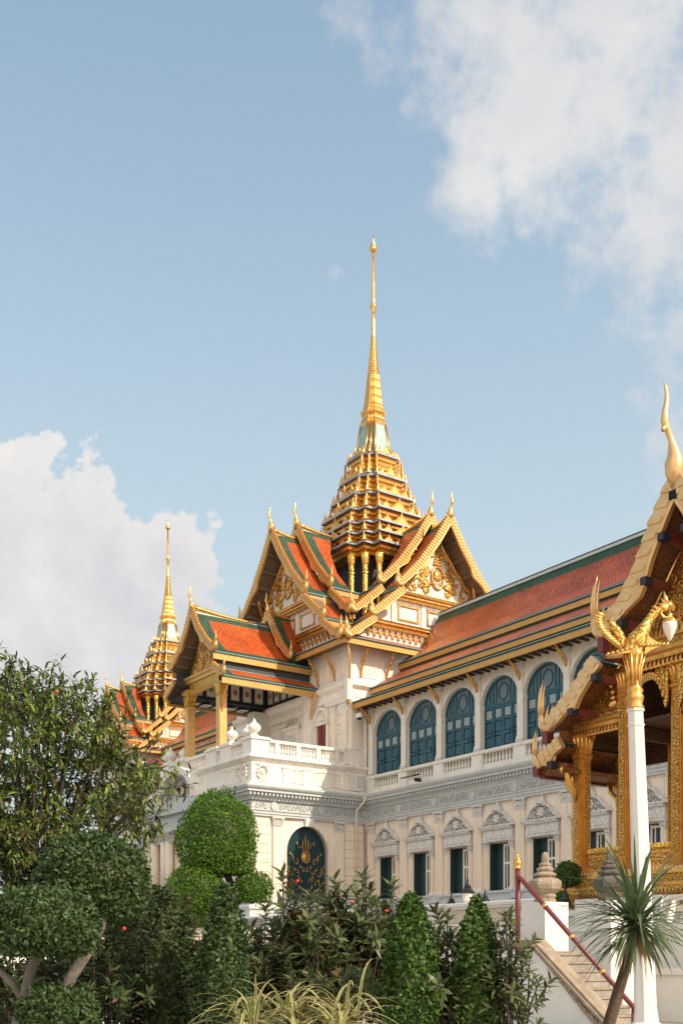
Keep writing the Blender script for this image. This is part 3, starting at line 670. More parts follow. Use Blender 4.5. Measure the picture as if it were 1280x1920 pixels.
def gable_arm():
    f = fr((0, 0), (1, 0), (0, -1)); W = 7.1
    OUT1 = [(0, 30.25), (1.1, 28.55), (2.5, 26.75), (4.0, 25.25)]; IN1 = [(h*.99, z+.75) for h, z in OUT1]
    OUT2 = [(3.75, 24.95), (6.1, 23.05)]; IN2 = [(3.95, 25.55), (6.2, 23.70)]; OUT3 = [(5.95, 22.75), (8.0, 21.35)]
    PL, PI_ = 8.45, 6.45
    g = MB(f)                                                           # tympanum, mouldings, white panelled band
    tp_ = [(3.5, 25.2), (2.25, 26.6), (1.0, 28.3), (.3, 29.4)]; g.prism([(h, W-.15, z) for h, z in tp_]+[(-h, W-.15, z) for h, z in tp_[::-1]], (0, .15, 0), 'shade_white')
    g.prism([(-6.7, W-.4, 21.9), (6.7, W-.4, 21.9), (5.9, W-.4, 22.75), (5.7, W-.4, 23.15), (3.9, W-.4, 24.7), (3.8, W-.4, 25.2), (-3.8, W-.4, 25.2), (-3.9, W-.4, 24.7), (-5.7, W-.4, 23.15), (-5.9, W-.4, 22.75)], (0, .38, 0), 'white_paint')
    mould(g, -3.72, 3.72, [(W, 24.82), (W+.10, 24.84), (W+.13, 24.95), (W+.22, 25.0), (W+.22, 25.12), (W+.30, 25.18), (W+.34, 25.3), (W+.28, 25.38), (W, 25.40)], 'gold')
    mould(g, -5.72, 5.72, [(W, 22.78), (W+.12, 22.8), (W+.15, 22.93), (W+.26, 23.0), (W+.26, 23.1), (W+.32, 23.2), (W, 23.24)], 'gold')
    s = -3.7
    while s < 3.65: g.box(s, s+.08, W+.12, W+.26, 24.72, 24.86, 'gold'); s += .16
    s = -5.7
    while s < 5.65: g.box(s, s+.08, W+.12, W+.24, 22.68, 22.82, 'gold'); s += .16
    for c in (-2.4, 0, 2.4):                                # gold-framed panels
        for (x0, x1, z0, z1) in ((-.85, .85, 24.42, 24.52), (-.85, .85, 23.5, 23.6), (-.85, -.75, 23.5, 24.52), (.75, .85, 23.5, 24.52)): g.box(c+x0, c+x1, W-.02, W+.06, z0, z1, 'gold')
    for c in (-3.62, -1.2, 1.2, 3.62): g.box(c-.16, c+.16, W-.02, W+.07, 23.24, 24.8, 'white_paint')
    o = g.build('gable', palace)
    p = MB(f)                                                           # carving, inner gold frame, lambrequin
    relief(p, W, 3.3, 25.45, 29.6, 'gold', 2.4, er=1.0, shape=lambda z: np.interp(z, [25.25, 26.75, 28.55, 30.25], [3.5, 2.15, .8, -.3]))
    p.build('pediment_carving', o)
    for sg in (-1, 1):
        p = MB(f)
        cusp = [(sg*2.75, W+.09, 25.4), (sg*2.7, W+.09, 26.35), (sg*2.15, W+.09, 26.6), (sg*1.95, W+.09, 27.1), (sg*1.45, W+.09, 27.45), (sg*1.05, W+.09, 28.0), (sg*.5, W+.09, 28.6), (0, W+.09, 29.2)]
        p.tube(cusp, .10, 'gold', 6); p.tube([(c[0]*1.05, c[1]+.03, c[2]+.06) for c in cusp], .08, 'gold_smooth', 6)
        p.box(min(sg*2.85, sg*3.05), max(sg*2.85, sg*3.05), W, W+.2, 25.4, 25.95, 'gold')
        for q in range(5): scroll(p, sg*(2.95-q*.58), 25.68+q*.74, .18, W+.06, 'gold', 1.2, q, sg, .05)
        p.build('pediment_frame', o)
    p = MB(f); s = -5.6
    while s < 5.65:                                                     # hanging leaf frieze
        p.tube([(s-.2, W+.04, 22.66), (s-.12, W+.06, 22.4), (s, W+.08, 22.16), (s+.12, W+.06, 22.4), (s+.2, W+.04, 22.66)], .05, 'gold', 5); p.ball((s, W+.06, 22.20), .085, 'gold', 6, 4); p.ball((s+.24, W+.04, 22.42), .05, 'gold', 6, 4); s += .48
    p.build('leaf_frieze', o)
    for fl in (1, -1):
        r = MB(f); slope(r, OUT1, PL-.05, lambda h: 6.2, 'tile_orange', bt=.6, bb=.6, bo=.95, trim=.12, flip=fl)
        slope(r, IN1, PI_-.05, lambda h: max(3.6+min(h, 1.6)*.75, h), 'tile_orange', bt=.5, bb=.5, bo=1.1, trim=.12, flip=fl)
        slope(r, OUT2, PL-.05, lambda h: h if h > 6.3 else 6.3, 'tile_orange', bt=.3, bb=.3, bo=.6, trim=.1, flip=fl)
        slope(r, IN2, PI_-.05, lambda h: min(h, PI_-.1), 'tile_orange', bt=.3, bb=.3, bo=.45, trim=.1, flip=fl)
        slope(r, OUT3, PL-.05, lambda h: h, 'tile_orange', bt=.25, bb=.25, bo=.5, trim=.1, flip=fl)
        r.build('roof_slope', o)
        e = MB(f)
        for a_ in ((4.02, 25.18, 6.3, PL-.1, fl, .30), (3.98, 25.9, 3.98, PI_-.1, fl, .28), (6.12, 23.0, 6.15, PL-.1, fl, .30), (6.22, 23.65, 6.22, PI_-.05, fl, .25)): e = MB(f); fascia(e, *a_); e.build('eave_board', o)
        for pr_, dd_, ww_, hk_ in ((OUT1, PL, .48, .62), (OUT2, PL, .44, .7), (OUT3, PL, .40, .7), (IN1, PI_, .48, .62), (IN2, PI_, .42, .7)):
            b = MB(f); board(b, [(h, z+.11) for h, z in pr_], dd_-.1, ww_, .16, .22, flip=fl, hook=hk_); b.build('gable_board', o)
        for (h, d, z, s) in ((4.0, PL, 25.35, 1.0), (6.05, PL, 23.15, .95), (7.9, PL, 21.5, .95), (3.95, PI_, 26.1, .95), (6.1, PI_, 23.85, .9)): q = MB(f); naga(q, h-.1, d, z, s, fl); q.build('naga_finial', o)
        u = MB(f)                                                       # ribs under the overhang, gilt strut
        for t in (.2, .38, .56, .74, .9):
            L = arclen(OUT1); h, z = interp(OUT1, L, L[-1]*t); u.box(fl*h-.10, fl*h+.10, W, PL-.1, z-.32, z-.12, 'soffit')
        u.face([(fl*3.9, W, 25.0), (fl*3.9, PL-.1, 25.0), (fl*5.9, PL-.1, 23.0), (fl*5.9, W, 23.0)], 'soffit')
        u.build('soffit', o); u = MB(f)
        u.tube([(fl*3.15, W+.1, 25.42), (fl*2.95, W+.4, 25.7), (fl*2.55, W+.75, 26.05), (fl*2.25, W+1.0, 26.3)], [.1, .16, .12, .05], 'gold', 6)
        u.build('eave_strut', o)
    c = MB(f); chofa(c, PL-.02, 30.35, .95); c.build('roof_finial', o)
    c = MB(f); chofa(c, PI_-.02, 31.1, .95); c.build('roof_finial', o)
    c = MB(f); ridge_cap(c, PL-.1, 6.3, 30.2, .28); ridge_cap(c, PI_-.1, 3.0, 30.95, .3); c.build('ridge', o)
    k = MB(f)                                                           # skirt roof and main eave, mitred at the corners
    slope(k, [(W-.1, 22.05), (8.28, 21.38)], 0, lambda h: 0, 'tile_orange')if False else None
    n = 1; a, b2 = W-.1, 8.3; za, zb = 22.05, 21.42; zm = za+(zb-za)*.35; m_ = a+(b2-a)*.35
    for (d0, z0, d1, z1, mm) in ((a, za, m_, zm, 'tile_orange'), (m_, zm, b2-.25, zb+.13, 'tile_orange'), (b2-.25, zb+.13, b2, zb, 'tile_green')):
        k.face([(-d0, d0, z0), (d0, d0, z0), (d1, d1, z1), (-d1, d1, z1)], mm, [(-d0, z0), (d0, z0), (d1, z1-.4), (-d1, z1-.4)])
    k.face([(-6.9, 6.9, 21.35), (6.9, 6.9, 21.35), (b2-.1, b2-.1, 21.15), (-b2+.1, b2-.1, 21.15)], 'soffit')
    fr2 = b2-.05
    k.prism([(-fr2, fr2, 21.02), (fr2, fr2, 21.02), (fr2-.1, fr2-.1, 21.02), (-fr2+.1, fr2-.1, 21.02)], (0, 0, .32), 'gold_paint')
    k.prism([(-b2-.03, b2+.03, 21.40), (b2+.03, b2+.03, 21.40), (b2-.15, b2-.15, 21.40), (-b2+.15, b2-.15, 21.40)], (0, 0, .05), 'teal_trim')
    s = -b2
    while s < b2: k.box(s, s+.12, b2-.12, b2+.01, 21.34, 21.40, 'dark_trim'); s += .22
    k.build('skirt_roof', o)
    return o
arm0 = gable_arm(); arm0.location = (XC, YC, 0)
ARMS = [arm0]+[dup(arm0, palace, (XC, YC, 0), k*math.pi/2) for k in (1, 2, 3)]

# ---- the spire ---------------------------------------------------------------
def rp(H, z, al=.57, mm=.8):
    a, m = H*al, H*mm
    q = [(H, -a), (H, a), (m, a), (m, m), (a, m), (a, H)]
    out = []
    for k in range(4):
        c, s = math.cos(k*math.pi/2), math.sin(k*math.pi/2)
        out += [(x*c-y*s, x*s+y*c, z) for x, y in q[1:]+[(-a, H)]][:-1]
    return out
TIERS = [(29.95, 3.72), (30.72, 3.58), (31.50, 3.40), (32.55, 3.14), (33.85, 2.58), (35.30, 2.07), (37.0, 1.60)]
def antefix(mb, x, y, z, nx, ny, w, h, m='gold'):
    """little flame-edged gable standing on a tier edge"""
    tx, ty = -ny, nx
    P = lambda s, u, d=0: (x+tx*s*w+nx*d, y+ty*s*w+ny*d, z+u*h)
    mb.prism([P(-.5, 0), (P(.5, 0)), P(.46, .16), P(.30, .30), P(.22, .52), P(.08, .62), P(0, 1.05), P(-.08, .62), P(-.22, .52), P(-.30, .30), P(-.46, .16)], (nx*.10, ny*.10, 0), m)
    mb.prism([P(-.24, .05, .1), P(.24, .05, .1), P(.12, .34, .1), P(0, .50, .1), P(-.12, .34, .1)], (nx*.06, ny*.06, 0), 'gold_pale')
def spire():
    b = MB()
    b.loft([rp(1.30, 37.0), rp(1.13, 37.45), rp(.98, 38.2), rp(.86, 39.0), rp(.78, 39.55)], 'verdigris', True)
    for k in range(3):
        pass
    base, top = rp(1.30, 37.05), rp(.78, 39.6)
    for i in range(len(base)):
        if i % 5 in (0, 2, 4): 
            mid = rp(.98, 38.2)[i]; b.tube([base[i], mid, top[i]], [.10, .085, .08], 'gold_smooth', 5)
    prof = [(.80, 39.5), (.84, 39.75), (.72, 40.0), (.70, 40.12), (.62, 40.15), (.64, 40.3), (.78, 40.42), (.80, 40.6), (.66, 40.75), (.62, 40.9)]
    z, H = 40.9, .62
    while z < 43.3:
        prof += [(H, z+.05), (H*1.04, z+.12), (H*.93, z+.2), (H*.88, z+.55)]; z += .6; H *= .885
    b.loft([rp(h, z) for h, z in prof], 'gold_smooth', True)
    o = b.build('spire', palace)
    n = MB(); pr = []; z = 43.25; r = .40
    for k in range(15): pr += [(r, z), (r*1.12, z+.04), (r*1.05, z+.10), (r*.84, z+.115)]; z += .185; r *= .945
    pr += [(r*.8, z), (.13, 47.2), (.10, 47.75), (.17, 47.8), (.10, 47.95), (.24, 48.1), (.24, 48.2), (.12, 48.35), (.15, 48.45), (.10, 48.6), (.12, 48.8), (.12, 49.6), (.075, 52.0), (.16, 52.05), (.27, 52.2), (.28, 52.35), (.17, 52.45), (.21, 52.52), (.12, 52.62), (.15, 52.68), (.08, 52.8), (.10, 52.85), (.04, 53.0), (.0, 53.45)]
    n.lathe(0, 0, pr, 'gold_smooth', 14); n.build('finial_shaft', o)
    for i, (z, H) in enumerate(TIERS):
        t = MB(); nxt = TIERS[i+1] if i+1 < len(TIERS) else (37.6, 1.3)
        prev = TIERS[i-1][0] if i else z-1.0; drop = min(1.0, (z-prev)*.92) if i else .95
        rings = [rp(H*.87, z-drop), rp(H*.89, z-drop*.80), rp(H*.92, z-drop*.76), rp(H*.935, z-drop*.60), rp(H*.905, z-drop*.585), rp(H*.915, z-drop*.46), rp(H*.965, z-drop*.44), rp(H*.975, z-drop*.27), rp(H*.94, z-drop*.255), rp(H*.95, z-drop*.19), rp(H*1.0, z-drop*.16), rp(H*1.03, z-.09), rp(H*1.03, z+.02), rp(H*.97, z+.06), rp(max(nxt[1]*.84, H*.80), z+.26)]
        ms = ['gold_carved', 'gold', 'gold', 'gold', 'gold_deep', 'gold', 'gold', 'gold_deep', 'gold_deep', 'gold', 'dark_trim', 'pale_slate', 'pale_slate', 'pale_slate']
        if i == 0: rings = rings[2:]; ms = ms[2:]; t.loft([rp(H*.925, z-drop*.72-.004), rp(1.5, z-drop*.72-.003)], 'soffit_dark', False)
        t.loft(rings, 'gold', True, ms=ms)
        nh = max(nxt[0]-(nxt[0]-z)*.86*.95 if i+1 < len(TIERS) else z+.3, z+.3)
        t.loft([rp(max(nxt[1]*.82, .9), z+.2), rp(max(nxt[1]*.82, .9), nxt[0]-.1)], 'pale_slate', False)
        P = rp(H*1.02, z); nP = len(P); hs = min(.70, (nxt[0]-z)*.85)
        for j in range(nP):                                            # tile ribs on the grey lip
            a, c = Vector(P[j]), Vector(P[(j+1) % nP]); L = (c-a).length; k = max(1, int(L/.16))
            for q in range(k):
                pnt = a+(c-a)*((q+.5)/k); t.box(pnt.x-.03, pnt.x+.03, pnt.y-.03, pnt.y+.03, z-.07, z+.05, 'pale_slate')
        for k in range(4):
            c, s = math.cos(k*math.pi/2), math.sin(k*math.pi/2)
            R = lambda x, y: (x*c-y*s, x*s+y*c)
            a = H*.57
            for (yy, ww, hh) in ((0, a*.85, hs*1.25), (-a*.62, a*.5, hs*.82), (a*.62, a*.5, hs*.82)):
                x, y = R(H*.95, yy); antefix(t, x, y, z+.03, c, s, ww, hh)
            for (cx, cy) in ((H*.95, a*.96), (H*.95, -a*.96), (H*.79, H*.79)):
                x, y = R(cx, cy); w_ = .10+.03*H
                t.lathe(x, y, [(w_, z), (w_*1.15, z+hs*.12), (w_*.7, z+hs*.3), (w_*.8, z+hs*.4), (w_*.45, z+hs*.6), (w_*.15, z+hs*.95), (0, z+hs*1.2)], 'gold', 6)
                # gilded mullion behind the figure
                x, y = R(cx*.88, cy*.88); t.box(x-.055, x+.055, y-.055, y+.055, z+.1, nxt[0]-.2, 'gold')
        t.build('tier', o)
    c = MB(); c.box(-2.45, 2.45, -2.45, 2.45, 24.5, 29.2, 'navy'); c.build('core', o)
    first = None
    for k in range(4):
        for (x, y) in ((3.15, -1.8), (2.52, -2.52), (1.8, -3.15)):
            if first is None:
                cb = MB(); cb.lathe(0, 0, [(.19, 24.6), (.19, 27.9), (.25, 27.95), (.20, 28.05), (.23, 28.12), (.18, 28.2), (.20, 28.5), (.31, 28.95), (.30, 29.3)], 'gold_carved', 8, False); first = cb.build('column', o); first.location = (x, y, 0)
            else:
                cc = first.copy(); COL.objects.link(cc); cc.parent = o; ca, sa = math.cos(k*math.pi/2), math.sin(k*math.pi/2); cc.location = (x*ca-y*sa, x*sa+y*ca, 0)
    return o
sp = spire(); sp.location = (XC, YC, 0)
# smaller end pavilion at the left: same kit, reduced
S2 = .735; X2, ZB2 = -40.46, 25.9-.735*28.9
for k in range(4): dup(arm0, palace, (X2, YC, ZB2), k*math.pi/2, S2)
s2 = dup(sp, palace, (X2, YC, ZB2), None, S2); s2.scale = (S2*1.2, S2*1.2, S2); s2['label'] = 'smaller gilded spire over the far end pavilion'
sp['label'] = 'tall central gilded spire in seven stepped tiers'

# ---- main pavilion body -------------------------------------------------------
b = MB()
b.box(-14.3, 0, -1.3, 12.9, 11.5, 21.4, 'white_paint'); b.build('pavilion_wall', palace)
b = MB()
for f, s0, s1 in ((FP, -14.3, .0), (fr((0, 0), (0, 1), (1, 0)), -1.3, 12.9)):
    q = MB(f); e = .34
    mould(q, s0-(e if f is FP else 0)*0, s1+(0 if f is FP else 0), [(.02, 17.75), (.12, 17.78), (.12, 18.0), (.16, 18.02), (.16, 18.25), (.10, 18.28), (.10, 18.55), (.2, 18.62), (.34, 18.75), (.36, 18.95), (.28, 19.02), (.02, 19.06)], 'white_paint')
    k = len(b.v); b.v += q.v; b.f += [[i+k for i in ff] for ff in q.f]; b.m += [b.mi('white_paint')]*len(q.f); b.uv += q.uv; b.sm += q.sm
b.box(0, .36, -1.66, -1.3, 17.78, 19.03, 'white_paint')
b.build('pavilion_cornice', palace)
for f, name, cs in ((FP, 'wall_panel', [(-2.55, 1.0), (-.62, .48), (-4.6, .6)]), (FS, 'wall_panel', [(.1, .65), (2.3, .95), (4.6, .9)])):
    q = MB(f); off = 0
    for c, hw in cs:
        d = .02 if f is FP else .02
        for (x0, x1, z0, z1) in ((-hw, hw, 20.45, 20.53), (-hw, hw, 19.40, 19.48), (-hw, -hw+.08, 19.48, 20.45), (hw-.08, hw, 19.48, 20.45)): q.box(c+x0, c+x1, -.02, .05, z0, z1, 'white_paint')
        q.box(c-hw+.16, c+hw-.16, -.02, .025, 19.56, 20.37, 'peach_paint')
    q.build(name, palace)
def upper_pil(f, s, dep, w=.55, m='peach_paint'):
    q = MB(f); q.box(s-w*.6, s+w*.6, 0, dep+.07, 13.6, 14.75, 'white_paint'); q.box(s-w*.6-.04, s+w*.6+.04, 0, dep+.12, 14.75, 14.9, 'white_paint'); q.box(s-w*.5, s+w*.5, 0, dep, 14.9, 17.2, m)
    o = q.build('upper_pilaster', palace); c = MB(f); capital(c, s, 0, 17.2, 17.78, w, 'white_paint', dep); c.build('capital', o)
for s in (-.36, -1.62, -4.30): upper_pil(FP, s, .16)
for s in (-.95, 1.0): upper_pil(FS, s, .16)
q = MB(FP)
for k in range(6): q.box(-1.32, -.66, 0, .06, 14.0+k*.62, 14.0+k*.62+.57, 'white_paint')
for k in range(6): q.box(-.06, .0, 0, .06, 14.0+k*.62, 14.0+k*.62+.57, 'white_paint')
q.build('rustication', palace)
q = MB(FP); arch_band(q, -3.0, .62, 17.0, .7, .2, 0, .22, 'white_paint'); arch_band(q, -3.0, .82, 17.0, .9, .12, 0, .12, 'white_paint')
for sg in (-1, 1): q.box(-3.0+sg*.74-.13, -3.0+sg*.74+.13, 0, .16, 13.7, 16.7, 'white_paint'); q.box(-3.0+sg*.74-.2, -3.0+sg*.74+.2, 0, .25, 16.7, 17.0, 'carved_white')
q.box(-3.62, -2.38, 0, .14, 16.75, 16.95, 'white_paint'); q.prism([(x, .04, z) for x, z in arc(-3.0, .36, 17.05, .42, 10)], (0, .05, 0), 'peach_paint')
o = q.build('niche_door', palace)
q = MB(FP); q.box(-3.5, -2.5, .0, .06, 13.7, 16.75, 'red_wood'); 
for c in (-3.25, -2.75):
    for z in (13.95, 14.9, 15.85): q.box(c-.17, c+.17, .06, .09, z, z+.75, 'red_wood')
q.box(-3.03, -2.97, .06, .11, 13.7, 16.75, 'red_wood'); q.build('door_leaf', o)
bz = bracket('eave_bracket', palace, 19.5, 21.05, .85); bz.location = (-1.55, -1.3, 0)
dup(bz, palace, (-3.4, -1.3, 0)); dup(bz, palace, (-.0, -.45, 0), math.pi/2); dup(bz, palace, (0, 1.55, 0), math.pi/2)
# left wing and end pavilion body
LP = [-35.0+PITCH*i for i in range(7)]
def left_wing():
    b = MB(FW)
    b.box(-35.6, -14.3, -12, 0, 3, 10.15, 'peach_paint'); b.box(-35.6, -14.3, -11.6, -.02, 10.15, 17.75, 'white_paint'); mould(b, -35.6, -14.3, [(.0, 10.12), (.25, 10.2), (.2, 10.5), (.2, 11.05), (.4, 11.3), (.8, 11.7), (.8, 11.86), (0, 11.9)], 'grey_paint')
    b.build('left_wing_wall', palace)
left_wing()
for x in LP[:-1]: dup(ad, palace, (x+PITCH/2, .0, 0)) ; dup(wn, palace, (x+PITCH/2, .02, 0)); dup(p0, palace, (x, 0, 0)); dup(u0, palace, (x, 0, 0))
wing_roof(-14.55, -35.6)
b = MB(); b.box(X2-5.2, X2+5.2, YC-5.2, YC+5.2, 3, ZB2+S2*21.4, 'white_paint'); b.box(X2-5.5, X2+5.5, YC-5.5, YC+5.5, 10.1, 11.85, 'grey_paint'); b.box(X2-5.35, X2+5.35, YC-5.35, YC+5.35, 3, 10.1, 'peach_paint'); b.build('end_pavilion_wall', palace)
# ---- projecting porch block ----------------------------------------------------
PY, PXL = -8.24, -14.3
def porch_lower():
    DC, HW, ZS, RISE = -4.43, 1.5, 8.1, 1.62
    b = MB(FS); arch_wall(b, PY, .0, 4.9, 10.15, DC, HW, ZS, RISE, -.5, 0, 'peach_paint', zb=4.9)
    b.build('porch_side_wall', palace)
    b = MB(FF); b.box(PXL, -.02, -.5, 0, 4.9, 10.15, 'peach_paint'); b.build('porch_front_wall', palace)
    b = MB(); b.box(PXL, -.55, PY+.5, 0, 9.9, 11.8, 'peach_paint'); b.box(PXL, -.7, PY+.6, -.02, 4.5, 5.1, 'step_stone'); b.build('porch_core', palace)
    for f, s0, s1, cor in ((FS, PY, 0., -1), (FF, PXL, 0., 1)):
        b = MB(f)
        ext = (lambda d: (s0-d, s1)) if cor < 0 else (lambda d: (s0, s1+d))
        def mm(prof, m):
            for (d, z), (e, y) in zip(prof, prof[1:]):
                a0, a1 = ext(d); c0, c1 = ext(e)
                b.face([(a0, d, z), (a1, d, z), (c1, e, y), (c0, e, y)], m)
        mm([(.42, 3.0), (.42, 4.55), (.52, 4.6), (.52, 4.75), (.36, 4.85), (.36, 5.0), (.26, 5.05), (.26, 5.195), (0, 5.197)], 'grey_paint')
        mm([(.0, 10.12), (.20, 10.12), (.20, 10.24), (.25, 10.25), (.25, 10.38), (.31, 10.42), (.31, 10.47), (.20, 10.49)], 'grey_paint')
        mm([(.12, 10.485), (.12, 11.03)], 'relief_grey')
        mm([(.2, 11.02), (.26, 11.06), (.26, 11.12), (.34, 11.2), (.34, 11.24), (.36, 11.25), (.36, 11.46), (.66, 11.47), (.66, 11.58), (.76, 11.66), (.82, 11.76), (.82, 11.85), (0, 11.92)], 'grey_paint')
        mm([(.36, 11.90), (.36, 12.05), (.30, 12.08), (.14, 12.1), (.14, 13.28), (.2, 13.32), (.3, 13.42), (.42, 13.52), (.42, 13.62), (.3, 13.7), (.12, 13.74), (-.35, 13.75)], 'white_paint')
        s = s0-(.5 if cor < 0 else 0)
        while s < s1+(.5 if cor > 0 else -.2): b.box(s, s+.13, .36, .58, 11.27, 11.455, 'grey_paint'); s += .26
        b.build('porch_entablature', palace)
        b = MB(f)                                                       # frieze ornament + attic panels
        for k, s in enumerate(np.arange(s0+.55, s1-.2, .83)):
            if k % 4 == 1: b.prism([(s+.22*math.cos(a), .12, 10.76+.25*math.sin(a)) for a in np.linspace(0, 2*math.pi, 15)[:-1]], (0, .07, 0), 'grey_paint')
            else:
                for q in range(3): b.tube([(s-.32+q*.28+.12*math.cos(a)*t, .14, 10.76+.19*math.sin(a)*t*(1 if q % 2 else -1)) for t, a in zip(np.linspace(1.2, .2, 9), np.linspace(0, 7.5, 9))], .028, 'grey_paint', 4)
        b.build('frieze_carving', palace)
        pos = [-6.0, -4.55, -3.1, -1.7] if cor < 0 else [-1.8, -3.2, -12.3, -13.4]
        for s in pos: b = MB(f); b.box(s-.26, s+.26, .12, .24, 12.12, 13.05, 'white_paint'); b.box(s-.30, s+.30, .12, .28, 13.05, 13.16, 'white_paint'); b.build('attic_pilaster', palace)
        pan = [-5.28, -3.82, -2.4] if cor < 0 else [-2.5]
        for s in pan:
            b = MB(f)
            for (x0, x1, z0, z1) in ((-.44, .44, 13.0, 13.08), (-.44, .44, 12.22, 12.3), (-.44, -.36, 12.3, 13.0), (.36, .44, 12.3, 13.0)): b.box(s+x0, s+x1, .12, .2, z0, z1, 'white_paint')
            b.box(s-.36, s+.36, .12, .155, 12.3, 13.0, 'peach_paint'); b.build('attic_panel', palace)
        for s in ([-7.65, ] if cor < 0 else [-.6, -1.25]):              # wreath with ribbons
            b = MB(f); b.tube([(s+.34*math.cos(a), .2, 12.68+.40*math.sin(a)) for a in np.linspace(0, 2*math.pi, 19)], .085, 'white_paint', 6)
            for k in range(12): a = k*math.pi/6; b.ball((s+.36*math.cos(a), .26, 12.68+.42*math.sin(a)), .085, 'white_paint', 6, 4)
            b.ball((s, .18, 12.72), .19, 'white_paint', 8, 5, (1, .5, 1)); b.box(s-.46, s+.46, .12, .22, 13.12, 13.2, 'white_paint'); b.box(s-.38, s+.38, .12, .24, 12.12, 12.24, 'white_paint'); b.build('wreath', palace)
        if cor < 0: b = MB(f); b.prism([(-1.1, .14, 12.2), (-.35, .14, 12.2), (-.25, .14, 13.2), (-1.0, .14, 13.2)], (0, .22, 0), 'white_paint'); [b.box(-1.0+q*.12, -.94+q*.12, .36, .40, 12.3, 13.1, 'grey_paint') for q in range(6)]; b.build('console', palace)
    # balcony floor, parapet
    b = MB(); b.box(PXL, -.06, PY+.06, -1.3, 12.0, 13.72, 'white_paint'); b.build('balcony', palace)
    b = MB(FS); b.box(PY-.12, PY+1.1, -.98, .12, 13.75, 14.62, 'white_paint'); b.box(PY-.2, PY+1.18, -1.06, .2, 14.62, 14.74, 'white_paint'); b.box(PY-.12, PY+1.1, -.98, .12, 14.74, 14.8, 'white_paint')
    b.box(PY+.15, PY+.85, .12, .16, 13.95, 14.5, 'white_paint'); b.build('corner_pedestal', palace)
    b = MB(FS); b.box(PY+1.18, -.6, -.28, .08, 14.52, 14.70, 'white_paint'); b.box(PY+1.18, -.6, -.22, .02, 13.76, 13.88, 'white_paint')
    for s in (-6.55, -5.05, -3.6, -2.2): b.box(s-.14, s+.14, -.24, .06, 13.85, 14.53, 'white_paint')
    b.box(-1.75, -.02, -.4, .14, 13.76, 14.62, 'white_paint'); b.box(-1.8, -.02, -.45, .2, 14.62, 14.78, 'white_paint'); b.build('balcony_rail', palace)
    for (a, c, n) in ((-7.02, -6.70, 2), (-6.38, -5.2, 6), (-4.9, -3.75, 6), (-3.45, -2.35, 6), (-2.05, -1.78, 1)): balustrade('balustrade', palace, FS, a, c, 13.87, 14.53, -.1, n)
    b = MB(FF); b.box(PXL+.2, -1.0, -.28, .08, 14.52, 14.70, 'white_paint'); b.box(PXL+.2, -1.0, -.22, .02, 13.76, 13.88, 'white_paint'); b.build('balcony_rail', palace)
    PED = [-3.1, -4.97, -9.33, -11.6, -13.6]
    for s in PED: q = MB(FF); q.box(s-.62, s+.62, -.75, .14, 13.76, 14.62, 'white_paint'); q.box(s-.7, s+.7, -.8, .22, 14.62, 14.76, 'white_paint'); q.prism([(s-.6, -.7, 14.76), (s+.6, -.7, 14.76), (s+.6, .1, 14.76), (s-.6, .1, 14.76)], (0, 0, .12), 'white_paint'); q.build('pedestal', palace)
    for a, c, n in ((-2.45, -1.15, 6), (-4.3, -3.75, 3), (-8.7, -5.6, 14), (-10.9, -10.0, 4), (-12.9, -12.3, 3)): balustrade('balustrade', palace, FF, a, c, 13.87, 14.53, -.1, n)
    urn = MB(); urn.lathe(0, 0, [(.42, 0), (.42, .08), (.34, .12), (.30, .2), (.16, .28), (.20, .34), (.36, .46), (.45, .62), (.44, .78), (.34, .92), (.20, 1.02), (.12, 1.1), (.10, 1.18), (.05, 1.28), (0, 1.36)], 'white_paint', 14)
    u = urn.build('urn', palace); u.location = (-.55, PY+.45, 14.80); u.scale = (.88,)*3
    for (x, y, s) in ((-1.5, PY+.55, .75), (-3.1, PY+.35, .85), (-11.6, PY+.35, .9), (-12.3, PY+.4, .75), (-9.9, PY+.45, .7)): dup(u, palace, (x, y, 14.80), None, s)
    # pilasters and blocks on the side wall
    for s in (PY+.28+1.4, -2.12):
        q = MB(FS); q.box(s-.38, s+.38, 0, .24, 5.2, 5.5, 'peach_paint'); q.box(s-.32, s+.32, 0, .16, 5.5, 9.43, 'peach_paint'); o = q.build('pilaster', palace); c = MB(FS); capital(c, s, 0, 9.43, 10.11, .64, 'carved_white', .16); c.build('capital', o)
    q = MB(FS)
    for k in range(9):
        z = 5.2+k*.55
        q.box(PY+.0, PY+1.15, 0, .07, z, z+.52, 'peach_paint')
    q.build('rustication', palace); q = MB(FS)
    for k in range(9): z = 5.2+k*.55; q.box(-1.72, -.28, 0, .07, z, z+.52, 'peach_paint')
    q.build('rustication', palace)
    q = MB(FF)
    for k in range(9): z = 5.2+k*.55; q.box(-1.1, .06, 0, .07, z, z+.52, 'peach_paint')
    q.build('rustication', palace)
    # arched door with gilded scrollwork
    q = MB(FS); arch_band(q, DC, HW, ZS, RISE, .16, -.2, .12, 'peach_paint', zb=5.2); arch_band(q, DC, HW+.16, ZS, RISE+.16, .16, 0, .07, 'white_paint', zb=ZS-.6)
    q.box(DC-.26, DC+.26, .02, .34, ZS+RISE-.05, 10.14, 'white_paint'); o = q.build('arched_doorway', palace)
    q = MB(FS); q.face([(x, -.25, z) for x, z in [(DC+HW, 5.0)]+arc(DC, HW, ZS, RISE)[::-1]+[(DC-HW, 5.0)]], 'door_teal')
    arch_band(q, DC, HW-.22, ZS, RISE-.22, .12, -.26, -.18, 'door_teal', zb=5.1); q.box(DC-.05, DC+.05, -.25, -.18, 5.0, 8.0, 'door_teal'); q.build('door_leaf', o)
    q = MB(FS)                                                          # radiant crown over an oval, foliage around
